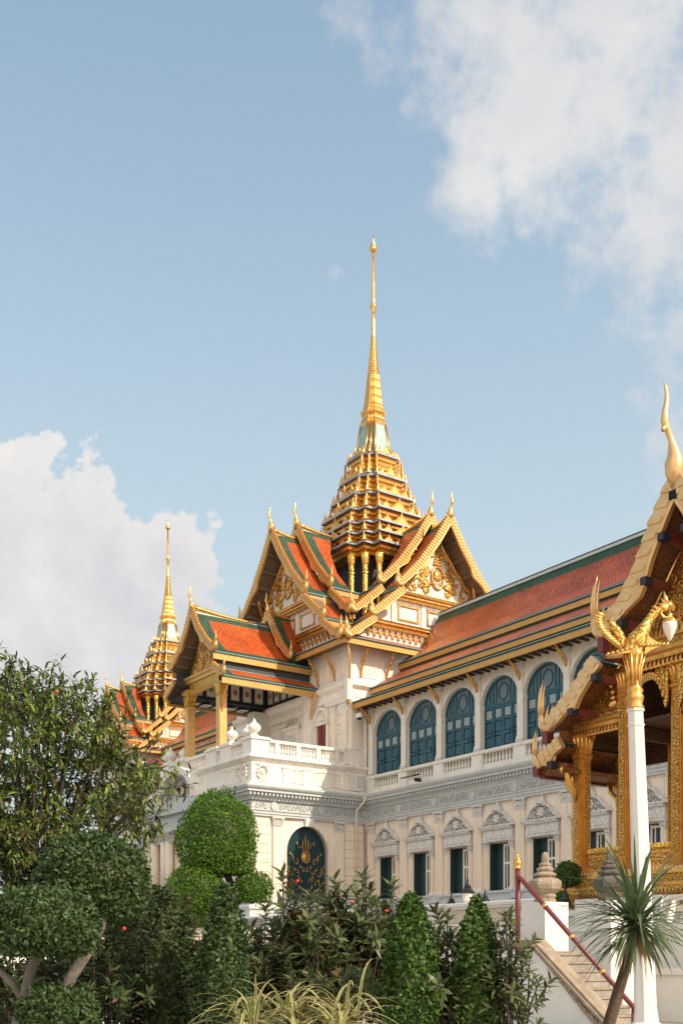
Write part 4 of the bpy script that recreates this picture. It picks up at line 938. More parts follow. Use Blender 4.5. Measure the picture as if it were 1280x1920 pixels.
    for dx, h in ((-.19, .85), (0, 1.15), (.19, .85)): q.tube([(DC+dx, -.16, 8.15), (DC+dx, -.15, 8.15+h*.6), (DC+dx, -.16, 8.15+h)], [.035, .03, .006], 'gold_pale', 5)
    q.ball((DC, -.18, 7.85), .24, 'gold', 12, 8, (.9, .35, 1.1)); q.tube([(DC+.28*math.cos(a), -.13, 7.85+.34*math.sin(a)) for a in np.linspace(0, 2*math.pi, 19)], .035, 'gold_pale', 5)
    R = random.Random(5)
    for sg in (-1, 1):
        for (x, z, r, t0) in ((.45, 8.55, .20, 0), (.72, 7.55, .24, 1), (.22, 7.1, .18, 2), (.62, 6.95, .20, 3), (1.05, 6.85, .2, 4), (.95, 7.9, .1, 2), (.35, 6.5, .18, 5), (.8, 6.3, .2, 0), (1.15, 6.2, .15, 2), (.3, 5.9, .18, 3), (1.0, 5.7, .2, 1), (1.25, 7.2, .1, 1)):
            scroll(q, DC+sg*x, z, r*.9, -.17, 'gold', .8, t0, sg, .030); q.ball((DC+sg*(x-.12), -.17, z-.1), .05, 'gold', 6, 4); q.prism([(DC+sg*(x+.1), -.2, z+.05), (DC+sg*(x+.2), -.2, z+.12), (DC+sg*(x+.16), -.2, z+.26)], (0, .06, 0), 'gold_pale')
    q.build('door_ornament', o)
    # lunette over the front entrance
    q = MB(FF); C = -8.5
    arch_band(q, C, 2.3, 11.9, 1.75, .42, -.1, .95, 'white_paint'); arch_band(q, C, 2.05, 11.95, 1.55, .22, 0, .55, 'grey_paint')
    q.face([(x, .18, z) for x, z in arc(C, 2.1, 11.95, 1.6)], 'relief_grey')
    q.box(C-3.2, C+3.2, .0, .9, 11.1, 11.9, 'grey_paint'); 
    for k in range(18): a = .15+k*(math.pi-.3)/17; q.box(C-1.95*math.cos(a)-.06, C-1.95*math.cos(a)+.06, .18, .5, 11.95+1.47*math.sin(a)-.06, 11.95+1.47*math.sin(a)+.06, 'grey_paint')
    q.box(C-3.2, C+3.2, 0, .5, 10.1, 11.1, 'grey_paint'); o = q.build('lunette', palace)
    q = MB(FF); q.prism([(C+.3*math.cos(a), .18, 12.65+.48*math.sin(a)) for a in np.linspace(0, 2*math.pi, 17)[:-1]], (0, .1, 0), 'red_wood'); q.prism([(C+.2*math.cos(a), .28, 12.6+.33*math.sin(a)) for a in np.linspace(0, 2*math.pi, 17)[:-1]], (0, .06, 0), 'carved_white')
    for sg in (-1, 1):
        for (x, z, r) in ((.7, 12.5, .24), (1.2, 12.3, .2), (.6, 12.95, .18)): scroll(q, C+sg*x, z, r, .24, 'carved_white', 1.3, 1, sg, .06)
    q.build('medallion', o)
    for s in (-5.9, -6.6, -10.4, -11.1, -12.6, -13.7):
        q = MB(FF); q.box(s-.34, s+.34, .0, .5, 5.2, 5.5, 'peach_paint'); qq = MB(); xx = FF(s, .35, 0); qq.lathe(xx[0], xx[1], [(.28, 5.5), (.27, 9.4)], 'peach_paint', 14)
        k = len(q.v); q.v += qq.v; q.f += [[i+k for i in ff] for ff in qq.f]; q.m += [q.mi('peach_paint')]*len(qq.f); q.uv += qq.uv; q.sm += qq.sm
        o = q.build('column', palace); c = MB(FF); capital(c, s, .05, 9.4, 10.11, .62, 'carved_white', .5); c.build('capital', o)
porch_lower()
def porch_upper():
    f = fr((XC, 0), (1, 0), (0, -1)); YP = 7.6; PL = 8.55              # d = -y
    T1 = [(0, 23.95), (.9, 22.55), (1.9, 21.55), (2.9, 20.75)]; T2 = [(2.65, 19.85), (3.85, 19.1)]
    g = MB(f)
    g.prism([(-2.35, YP-.12, 20.05), (2.35, YP-.12, 20.05), (0, YP-.12, 23.5)], (0, .12, 0), 'gold_carved')
    mould(g, -2.5, 2.5, [(YP, 19.75), (YP+.16, 19.78), (YP+.2, 19.95), (YP+.3, 20.05), (YP+.3, 20.18), (YP, 20.2)], 'gold_pale')
    mould(g, -2.1, 2.1, [(YP, 19.2), (YP+.06, 19.2), (YP+.06, 19.75), (YP, 19.76)], 'gold_carved')
    o = g.build('porch_gable', palace)
    p = MB(f); relief(p, YP, 2.0, 20.2, 23.2, 'gold_pale', 1., er=.62); p.build('pediment_carving', o); p = MB(f)
    s = -2.0
    while s < 2.05: p.tube([(s-.13, YP+.05, 19.25), (s, YP+.08, 18.95), (s+.13, YP+.05, 19.25)], .05, 'gold_pale', 5); s += .27
    p.build('leaf_frieze', o)
    for fl in (1, -1):
        r = MB(f); slope(r, T1, PL, lambda h: 1.35, 'tile_orange', bt=.62, bb=.42, bo=1.05, trim=.16, flip=fl); slope(r, T2, PL-.15, lambda h: 1.35, 'tile_orange', bt=.25, bb=.3, bo=.9, trim=.12, flip=fl)
        r.box(min(fl*2.55, fl*2.68), max(fl*2.55, fl*2.68), 1.3, PL-.2, 19.6, 20.55, 'dark_trim')
        r.build('roof_slope', o)
        e = MB(f); fascia(e, 2.92, 20.72, 1.4, PL, fl, .33); e.build('eave_board', o); e = MB(f); fascia(e, 3.87, 19.05, 1.4, PL-.1, fl, .33); e.build('eave_board', o)
        b = MB(f); board(b, [(h, z+.10) for h, z in T1], PL-.05, .46, .15, .24, flip=fl); b.build('gable_board', o); b = MB(f); board(b, [(h, z+.08) for h, z in T2], PL-.12, .42, .15, .27, flip=fl, hook=.7); b.build('gable_board', o)
        q = MB(f); naga(q, 2.85, PL, 20.95, .85, fl); q.build('naga_finial', o); q = MB(f); naga(q, 3.75, PL-.1, 19.25, .8, fl); q.build('naga_finial', o)
        u = MB(f)
        for t in (.15, .32, .5, .68, .86):
            L = arclen(T1); h, z = interp(T1, L, L[-1]*t); u.box(fl*h-.08, fl*h+.08, YP, PL-.05, z-.28, z-.12, 'soffit')
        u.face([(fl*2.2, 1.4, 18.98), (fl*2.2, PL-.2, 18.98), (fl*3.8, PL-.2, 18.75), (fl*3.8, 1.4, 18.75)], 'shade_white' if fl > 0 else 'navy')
        u.face([(fl*2.3, YP, 19.9), (fl*2.3, PL-.2, 19.9), (fl*3.6, PL-.2, 19.15), (fl*3.6, YP, 19.15)], 'soffit')
        u.build('soffit', o)
    c = MB(f); chofa(c, PL, 24.05, .85); c.build('roof_finial', o); c = MB(f); ridge_cap(c, PL-.1, 4.0, 23.9, .3); c.tube([(0, 4.2, 23.95), (0, 1.3, 23.95)], .1, 'soffit_dark', 6); c.build('ridge', o)
    # raised second roof where the porch meets the pavilion
    g = MB(f); o2T = [(0, 24.75), (.9, 23.3), (1.9, 22.0), (2.75, 21.15)]
    for fl in (1, -1): slope(g, o2T, 2.9, lambda h: 1.15, 'tile_orange', bt=.4, bb=.35, bo=.85, trim=.12, flip=fl)
    o3 = g.build('porch_gable', palace)
    for fl in (1, -1):
        b = MB(f); board(b, [(h, z+.10) for h, z in o2T], 2.85, .44, .15, .27, flip=fl); b.build('gable_board', o3); q = MB(f); naga(q, 2.65, 2.95, 21.3, .8, fl); q.build('naga_finial', o3)
    c = MB(f); chofa(c, 2.9, 24.85, .75); c.build('roof_finial', o3); c = MB(f); ridge_cap(c, 2.85, 1.2, 24.7, .2); c.build('ridge', o3)
    # ceiling beams with painted panels
    q = MB(f)
    q.box(-2.3, 2.2, 1.35, 7.5, 20.45, 20.52, 'navy')
    q.box(-2.45, -2.3, 1.35, 7.55, 18.98, 20.5, 'navy'); q.box(2.2, 2.35, 1.35, 7.55, 19.35, 20.5, 'navy'); q.box(-2.3, 2.2, 1.45, 1.6, 18.98, 20.45, 'navy')
    q.box(-3.75, -2.45, 1.35, 8.0, 18.92, 18.98, 'navy')
    for i in range(6):
        d = 1.95+i*.93; q.box(-2.30, -2.27, d, d+.66, 19.2, 20.28, 'ceiling_panel'); q.box(-2.27, -2.262, d+.05, d+.61, 19.26, 20.22, 'shade_white'); q.prism([(-2.262, d+.33+.17*math.cos(a), 19.74+.2*math.sin(a)) for a in np.linspace(0, 2*math.pi, 13)[:-1]], (.012, 0, 0), 'amber_panel')
        q.box(-3.5, -2.6, d, d+.62, 18.74, 18.755, 'shade_white'); q.box(-3.3, -2.8, d+.14, d+.48, 18.733, 18.74, 'ceiling_panel')
    for i in range(5):
        x = -2.15+i*.86; q.box(x, x+.62, 1.6, 1.63, 19.2, 20.28, 'ceiling_panel'); q.box(x+.05, x+.57, 1.63, 1.638, 19.26, 20.22, 'shade_white'); q.prism([(x+.31+.16*math.cos(a), 1.638, 19.74+.2*math.sin(a)) for a in np.linspace(0, 2*math.pi, 13)[:-1]], (0, .012, 0), 'amber_panel')
    q.build('porch_ceiling', palace)
    # columns
    first = None
    for (x, d) in ((-2.18, YP), (2.18, YP), (-3.3, YP), (3.3, 1.75)):
        if first is None:
            cb = MB(); cb.box(-.25, .25, -.25, .25, 13.75, 18.2, 'gold_pale'); cb.box(-.33, .33, -.33, .33, 13.75, 14.5, 'gold_pale')
            for sx in (-.27, .27): 
                for k in range(40): cb.ball((sx*.93, -.25, 14.6+k*.09), .03, 'gold', 4, 3) if sx > 0 and k % 2 == 0 else None
            cb.loft([[(sx*r, sy*r, z) for sx, sy in ((-1, -1), (1, -1), (1, 1), (-1, 1))] for r, z in ((.27, 18.2), (.31, 18.25), (.27, 18.35), (.29, 18.7), (.40, 19.2), (.38, 19.35))], 'gold_carved', True)
            first = cb.build('porch_column', palace); first.location = (XC+x, -d, 0)
        elif d > 2: dup(first, palace, (XC+x, -d, 0)) if abs(x) < 3 else None
    b = MB(f)                                                           # white rear piers and back wall with doors
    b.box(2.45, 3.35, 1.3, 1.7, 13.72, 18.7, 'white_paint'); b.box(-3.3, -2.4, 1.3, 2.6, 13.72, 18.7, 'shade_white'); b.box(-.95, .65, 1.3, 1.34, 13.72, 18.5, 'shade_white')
    b.box(-1.95, .0, 1.3, 1.5, 17.35, 17.6, 'white_paint'); b.build('porch_pier', palace)
    b = MB(f); b.box(-.2, 1.4, 1.3, 1.42, 13.72, 17.0, 'white_paint'); b.box(.0, 1.2, 1.42, 1.46, 13.72, 15.6, 'amber_panel'); b.box(.05, 1.15, 1.42, 1.46, 15.7, 16.7, 'carved_white'); mould(b, -.35, 1.55, [(1.42, 17.0), (1.6, 17.05), (1.7, 17.2), (1.42, 17.3)], 'white_paint')
    for c_ in (.2, .6, 1.0): scroll(b, c_, 17.6, .18, 1.45, 'carved_white', 1.2, 0, 1, .05)
    b.build('porch_door', palace)
    for (x, y, rz) in ((XC+2.45, -YP-.1, math.pi/2), (XC+3.35, -1.75, math.pi/2)):
        k = bracket('eave_bracket', palace, 17.4, 18.75, .75, 'gold_pale'); k.location = (x-.0, y, 0); k.rotation_euler = (0, 0, rz)
porch_upper()
# rain pipes at the inner corner
def pipe(pts, r=.07, m='pipe'): q = MB(); q.tube(pts, r, m, 8); return q.build('drainpipe', palace)
pipe([(.22, -.22, 12.0), (.22, -.22, 17.2)], .10, 'white_paint'); pipe([(.12, -.12, 5.2), (.12, -.12, 11.2), (.85, -.85, 11.6), (.9, -.9, 12.0)], .085)
pipe([(.30, -.95, 5.2), (.30, -.95, 10.9), (.95, -.75, 11.5), (.95, -.75, 11.95)], .07, 'peach_paint')
pipe([(.95, -2.05, 21.1), (.30, -1.45, 20.1), (.30, -1.5, 17.6), (.40, -.7, 17.0)], .07, 'gold_pale')
pipe([(.34, -1.75, 13.2), (.34, -1.5, 13.15), (.34, -1.45, 12.2), (.34, -.2, 12.1)], .07, 'white_paint')
# ================================================================== SMALL GILDED PAVILION (right)
GO = Vector((7.5648, 35.0, 0)); GX = 4.45
pav = empty('golden_pavilion', GO, 'ornate gilded open pavilion with steep naga gables on slim golden columns', 'pavilion', rz=PROT)
def golden():
    f = fr((GX, 0), (1, 0), (0, -1))
    T1 = [(0, 14.85), (.55, 14.0), (1.15, 12.85), (1.75, 12.0), (2.55, 11.35)]; T2 = [(2.9, 10.55), (3.7, 9.75), (4.85, 8.92)]; T3 = [(4.35, 8.35), (5.35, 7.75)]
    PL = 1.0
    # pediments
    g = MB(f)
    g.prism([(-2.15, -.12, 10.95), (2.15, -.12, 10.95), (1.35, -.12, 12.2), (0, -.12, 14.2), (-1.35, -.12, 12.2)], (0, .12, 0), 'gold_fine')
    for fl in (-1, 1):
        g.tube([(fl*2.2, .06, 10.95), (fl*1.4, .06, 12.15), (0, .06, 14.2)], .07, 'gold_smooth', 6); g.tube([(fl*2.0, .05, 10.95), (fl*1.25, .05, 12.05), (0, .05, 13.95)], .035, 'maroon', 5)
        g.prism([(fl*4.45, -.1, 9.3), (fl*2.5, -.1, 9.3), (fl*2.5, -.1, 10.75)], (0, .1, 0), 'gold_fine'); g.tube([(fl*4.5, .05, 9.3), (fl*2.5, .05, 10.8)], .06, 'gold_smooth', 6)
        for k in range(6): scroll(g, fl*(2.75+.24*k), 9.55+.5*(1-k/6)*(k % 2), .16, .04, 'gold', 1.3, k, fl, .03)
    o = g.build('pediment', pav)
    r = MB(f)
    R = random.Random(4)
    for k in range(60):
        z = 11.05+2.8*R.random()**1.4; hm = 2.1*(1-(z-10.95)/3.3)
        h = R.uniform(.1, max(.15, hm-.15)); rr = R.uniform(.09, .17)
        for fl in (-1, 1): scroll(r, fl*h, z, rr, .05, 'gold', R.uniform(.8, 1.5), R.uniform(0, 6), fl if k % 2 else -fl, .028); r.prism([(fl*(h+.05), .0, z), (fl*(h+.14), .0, z+.08), (fl*(h+.08), .0, z+.34)], (0, .08, 0), 'gold_smooth')
    r.build('pediment_carving', o)
    for fl in (-1, 1):                                                  # seated figure in praying pose in each flank pediment
        r = MB(f); q = fl*3.15
        for (z, rr) in ((9.42, .26), (9.6, .17), (9.78, .15)): r.ball((q, .06, z), rr, 'gold_smooth', 8, 5, (1, .6, .6))
        r.ball((q, .1, 9.98), .10, 'gold_smooth', 8, 6); r.lathe(GX+q, -.1, [(.10, 10.03), (.07, 10.1), (.08, 10.14), (.04, 10.22), (.02, 10.32), (0, 10.42)], 'gold_smooth', 8) if False else r.prism([(q-.08, .05, 10.04), (q+.08, .05, 10.04), (q, .05, 10.42)], (0, .1, 0), 'gold_smooth'); r.build('seated_figure', o)
    m = MB(f)                                                           # entablature bands with crest of flames and hanging leaf fringe
    for fl in (-1, 1):
        a, b = (2.45, 4.75)
        s0, s1 = (fl*b, fl*a) if fl < 0 else (a, b)
        mould(m, s0, s1, [(0, 8.78), (.10, 8.8), (.12, 8.92), (.2, 8.96), (.2, 9.05), (.1, 9.08), (.1, 9.22), (.16, 9.25), (.16, 9.3), (0, 9.31)], 'gold')
        m.box(s0+.02, s1-.02, .1, .125, 9.09, 9.21, 'gold_fine')
        x = s0+.06
        while x < s1-.05:
            m.prism([(x-.06, .08, 9.3), (x+.06, .08, 9.3), (x+.05, .08, 9.38), (x, .08, 9.52), (x-.05, .08, 9.38)], (0, .06, 0), 'gold')
            m.tube([(x-.06, .1, 8.8), (x-.08, .14, 8.68), (x-.02, .16, 8.58), (x+.05, .14, 8.62), (x+.03, .14, 8.68)], [.05, .055, .05, .035, .02], 'gold', 5); x += .14
    mould(m, -2.4, 2.4, [(0, 10.35), (.14, 10.37), (.16, 10.5), (.26, 10.56), (.26, 10.68), (.14, 10.7), (.14, 10.9), (.2, 10.94), (.2, 11.0), (0, 11.02)], 'gold')
    m.box(-2.35, 2.35, .14, .165, 10.71, 10.89, 'gold_fine')
    x = -2.32
    while x < 2.35:
        m.prism([(x-.06, .12, 11.0), (x+.06, .12, 11.0), (x+.05, .12, 11.1), (x, .12, 11.26), (x-.05, .12, 11.1)], (0, .06, 0), 'gold')
        m.tube([(x-.06, .12, 10.37), (x-.08, .16, 10.24), (x-.02, .18, 10.13), (x+.05, .16, 10.17), (x+.03, .16, 10.24)], [.055, .06, .055, .04, .02], 'gold', 5); x += .155
    for (c, hw, z0, dr) in ((0, .62, 10.2, 1.0), (-1.75, .62, 10.2, .9), (1.75, .62, 10.2, .9)):           # cusped hanging fringe
        for k in range(15):
            t = -1+2*k/14; zz = z0-.18-dr*abs(t)**2.6; m.ball((c+t*hw, .06, zz), .085, 'gold', 6, 4); m.prism([(c+t*hw-.07, .02, zz), (c+t*hw+.07, .02, zz), (c+t*hw, .02, zz-.18)], (0, .08, 0), 'gold_smooth')
            if z0-zz > .25: m.prism([(c+t*hw-.06, .0, z0), (c+t*hw+.06, .0, z0), (c+t*hw+.06, .0, zz), (c+t*hw-.06, .0, zz)], (0, .05, 0), 'gold_carved')
    m.build('entablature', pav)
    # roof slopes, lattice soffit, purlins, boards
    for fl in (1, -1):
        r = MB(f); slope(r, T1, PL-.1, lambda h: -6, 'tile_orange', bt=.3, bb=.3, bo=.4, trim=.01, so='red_gold_lattice', flip=fl); slope(r, T2, PL-.1, lambda h: -2.6, 'tile_orange', bt=.2, bb=.2, bo=.4, trim=.01, so='red_gold_lattice', flip=fl); slope(r, T3, PL-.1, lambda h: -2.75, 'tile_orange', bt=.2, bb=.2, bo=.3, trim=.01, so='red_gold_lattice', flip=fl)
        o = r.build('roof', pav)
        b = MB(f)
        board(b, [(h, z) for h, z in T1], PL-.08, .52, .2, .40, 'gold_cream', 'gold_cream', .66, flip=fl, th_=.15, hk=.75); b.build('gable_board', o)
        b = MB(f); board(b, [(h, z) for h, z in T2], PL-.08, .46, .2, .36, 'gold_cream', 'gold_cream', .62, flip=fl, th_=.15, hk=.75); b.build('gable_board', o)
        b = MB(f); board(b, [(h, z) for h, z in T3], PL-.08, .36, .2, .3, 'gold_cream', 'gold_cream', .6, flip=fl, th_=.15, hk=.75); b.build('gable_board', o)
        for (h, z, s) in ((2.5, 11.42, 1.08), (4.8, 8.98, .95), (5.2, 7.85, .7)):
            q = MB(f); naga_head(q, h, PL, z, s, fl, 'gold_cream'); q.box(min(fl*(h+.08), fl*(h+.30)), max(fl*(h+.08), fl*(h+.30)), PL-.2, PL+.1, z-.62*s, z-.16*s, 'maroon'); q.build('naga_finial', o)
        for T, ts in ((T1, (.05, .33, .60, .88)), (T2, (.14, .62)), (T3, (.55,))):
            L = arclen(T)
            for t in ts:
                h, z = interp(T, L, L[-1]*t); h2, z2 = interp(T, L, min(L[-1], L[-1]*t+.1)); h1, z1 = interp(T, L, max(0, L[-1]*t-.1)); l_ = math.hypot(h2-h1, z2-z1); h, z = h-(z1-z2)/l_*.40, z-(h2-h1)/l_*.40; h = max(h, .0); q = MB(f); q.box(fl*h-.10, fl*h+.10, .05, PL-.12, z-.11, z+.11, 'maroon'); q.box(fl*h-.105, fl*h+.105, PL-.12, PL+.20, z-.105, z+.105, 'navy'); q.build('purlin', o)
        u = MB(f)
        u.box(min(fl*2.5, fl*2.62), max(fl*2.5, fl*2.62), -5.5, PL-.15, 10.75, 11.15, 'red_gold_lattice'); u.box(min(fl*2.66, fl*2.8), max(fl*2.66, fl*2.8), -5.5, PL-.12, 10.55, 10.72, 'maroon')
        u.box(min(fl*4.5, fl*4.6), max(fl*4.5, fl*4.6), -2.6, PL-.15, 8.42, 8.75, 'red_gold_lattice'); u.box(min(fl*4.6, fl*4.75), max(fl*4.6, fl*4.75), -2.6, PL-.1, 8.34, 8.44, 'maroon')
        u.box(min(fl*4.3, fl*5.2), max(fl*4.3, fl*5.2), -2.6, PL-.12, 7.42, 7.56, 'red_gold_lattice'); u.box(min(fl*5.18, fl*5.34), max(fl*5.18, fl*5.34), -2.7, PL-.1, 7.4, 7.66, 'red_gold_lattice'); u.box(min(fl*5.16, fl*5.36), max(fl*5.16, fl*5.36), -2.7, PL-.06, 7.34, 7.42, 'maroon')
        u.box(min(fl*4.3, fl*5.2), max(fl*4.3, fl*5.2), PL-.2, PL-.1, 7.44, 7.7, 'red_gold_lattice')
        u.build('soffit', o)
    c = MB(f)                                                           # big horn finial
    c.tube([(0, PL+.04, 14.75), (0, PL+.08, 15.05), (0, PL+.08, 15.35), (0, PL+.10, 15.62), (-.02, PL+.18, 15.95), (-.04, PL+.34, 16.22), (-.05, PL+.44, 16.42), (-.05, PL+.42, 16.7), (-.05, PL+.36, 16.95), (-.05, PL+.34, 17.15), (-.05, PL+.38, 17.36), (-.05, PL+.46, 17.5)], [.13, .25, .27, .18, .09, .085, .11, .09, .07, .06, .045, .015], 'gold_cream', 8)
    c.tube([(-.04, PL+.38, 16.34), (-.04, PL+.52, 16.16), (-.04, PL+.56, 16.26)], [.09, .06, .02], 'gold_cream', 6); c.build('roof_finial', pav)
    c = MB(f); ridge_cap(c, PL-.1, -5.8, 14.8, .35); c.build('ridge', pav)
    # ceiling and dark interior
    c = MB(f); c.box(-4.4, 4.4, -2.6, -.1, 8.7, 8.78, 'lattice_shaded'); c.box(-2.4, 2.4, -5.5, -.1, 10.3, 10.4, 'lattice_shaded'); c.box(-4.4, 4.4, -2.5, -2.4, 7.9, 8.7, 'lattice_shaded'); c.box(-2.4, 2.4, -5.5, -5.4, 8.4, 10.3, 'lattice_shaded')
    for fl in (-1, 1): c.box(min(fl*2.42, fl*2.5), max(fl*2.42, fl*2.5), -5.5, -.15, 8.7, 10.4, 'lattice_shaded')
    for x in (-4.45, -2.62, 2.5, 4.35): c.box(x, x+.12, -2.5, -.1, 8.3, 8.72, 'lattice_shaded')
    c.build('ceiling', pav)
    # columns
    def column(x, y, zt, w, name='column'):
        q = MB(); z0 = 4.29
        def sq(r, z): return [(x+sx*r, y+sy*r, z) for sx, sy in ((1, -.62), (1, .62), (.82, .62), (.82, .82), (.62, .82), (.62, 1), (-.62, 1), (-.62, .82), (-.82, .82), (-.82, .62), (-1, .62), (-1, -.62), (-.82, -.62), (-.82, -.82), (-.62, -.82), (-.62, -1), (.62, -1), (.62, -.82), (.82, -.82), (.82, -.62))]
        q.loft([sq(w*1.3, z0), sq(w*1.3, z0+.1), sq(w*1.1, z0+.2), sq(w, z0+.3), sq(w, zt-.72), sq(w*1.2, zt-.68), sq(w*1.2, zt-.6), sq(w*1.02, zt-.55), sq(w*1.15, zt-.45), sq(w*1.35, zt-.15), sq(w*1.6, zt), sq(w*1.5, zt+.02)], 'gold_deep', True, ms=['gold_deep']*4+['gold_deep']+['gold_deep']*7)
        for a in range(16):
            t = a*math.pi/8; rr = w*1.1
            q.tube([(x+rr*.95*math.cos(t), y+rr*.95*math.sin(t), zt-.5), (x+rr*1.25*math.cos(t), y+rr*1.25*math.sin(t), zt-.2), (x+rr*1.55*math.cos(t), y+rr*1.55*math.sin(t), zt+.06)], [.035, .05, .012], 'gold_smooth', 5)
        o = q.build(name, pav); q = MB()
        for sx, sy, ax in ((0, -1, 0), (0, 1, 0), (1, 0, 1), (-1, 0, 1)):
            e = w*.40
            if ax == 0: q.box(x-e, x+e, min(y+sy*w, y+sy*(w+.02)), max(y+sy*w, y+sy*(w+.02)), z0+.45, zt-.85, 'gold_fine')
            else: q.box(min(x+sx*w, x+sx*(w+.02)), max(x+sx*w, x+sx*(w+.02)), y-e, y+e, z0+.45, zt-.85, 'gold_fine')
        q.build('mosaic_panel', o)
        return o
    for x in (0, GX*2): column(x, 0, 8.62, .235); column(x, 1.95, 8.62, .21)
    for x in (1.83, GX*2-1.83): column(x, 0, 10.2, .22); column(x, 2.3, 10.2, .24)
    for x in (3.58, GX*2-3.58): column(x, .35, 10.2, .27)
    # gilded naga brackets
    for (x, y, rz) in ((-.25, 0, -math.pi/2), (0, -.25, 0), (-.22, 1.95, -math.pi/2)):
        q = MB(); q.tube([(0, -.02, 6.55), (0, -.12, 6.9), (0, -.34, 7.15), (0, -.42, 7.45), (0, -.56, 7.62), (0, -.68, 7.52), (0, -.62, 7.38)], [.03, .07, .10, .09, .08, .05, .02], 'gold_smooth', 7); q.tube([(0, -.2, 7.0), (0, -.2, 7.3), (0, -.14, 7.55)], [.05, .05, .01], 'gold_smooth', 6)
        o = q.build('naga_bracket', pav); o.location = (x, y, 0); o.rotation_euler = (0, 0, rz)
    # railings
    def rail(x0, y0, x1, y1):
        a = Vector((x1-x0, y1-y0)); l = a.length; a /= l; q = MB(fr((x0, y0), (a.x, a.y), (a.y, -a.x)))
        q.box(0, l, -.06, .06, 4.31, 4.42, 'gold'); q.box(0, l, -.09, .09, 4.92, 5.06, 'gold_carved'); q.box(0, l, -.03, .03, 4.42, 4.92, 'gold_fine'); q.box(0, l, .03, .05, 4.78, 4.82, 'gold'); q.build('railing', pav)
    for p in ((.22, 0, 1.62, 0), (2.05, 0, 3.3, .3), (0, .22, 0, 1.75), (5.6, .3, 6.85, 0), (7.3, 0, 8.7, 0), (8.9, .22, 8.9, 1.75)): rail(*p)
    # stepped gilded base
    q = MB(fr((0, 0), (1, 0), (0, -1)))
    def ringbox(o, z0, z1, mm): q.box(-.32-o, 9.22+o, -2.6-o, .32+o, z0, z1, mm)
    ringbox(.0, 4.18, 4.29, 'white_paint'); ringbox(.62, 4.04, 4.16, 'gold'); ringbox(.58, 3.84, 4.04, 'gold_fine'); ringbox(.50, 3.72, 3.84, 'gold'); ringbox(.42, 3.62, 3.72, 'gold_carved'); ringbox(.3, 3.5, 3.62, 'gold'); ringbox(.2, 3.1, 3.5, 'gold_fine'); ringbox(.45, 4.16, 4.18, 'gold')
    x = -.9
    while x < 9.8: q.prism([(x-.05, .93, 4.15), (x+.05, .93, 4.15), (x, .93, 4.26)], (0, -.03, 0), 'gold'); q.prism([(x-.05, .80, 3.62), (x+.05, .80, 3.62), (x, .80, 3.5)], (0, -.05, 0), 'gold'); x += .13
    y = -.9
    while y < 2.6: q.prism([(-.94, -y-.05, 4.15), (-.94, -y+.05, 4.15), (-.94, -y, 4.26)], (.03, 0, 0), 'gold'); y += .13
    q.build('base', pav)
golden()
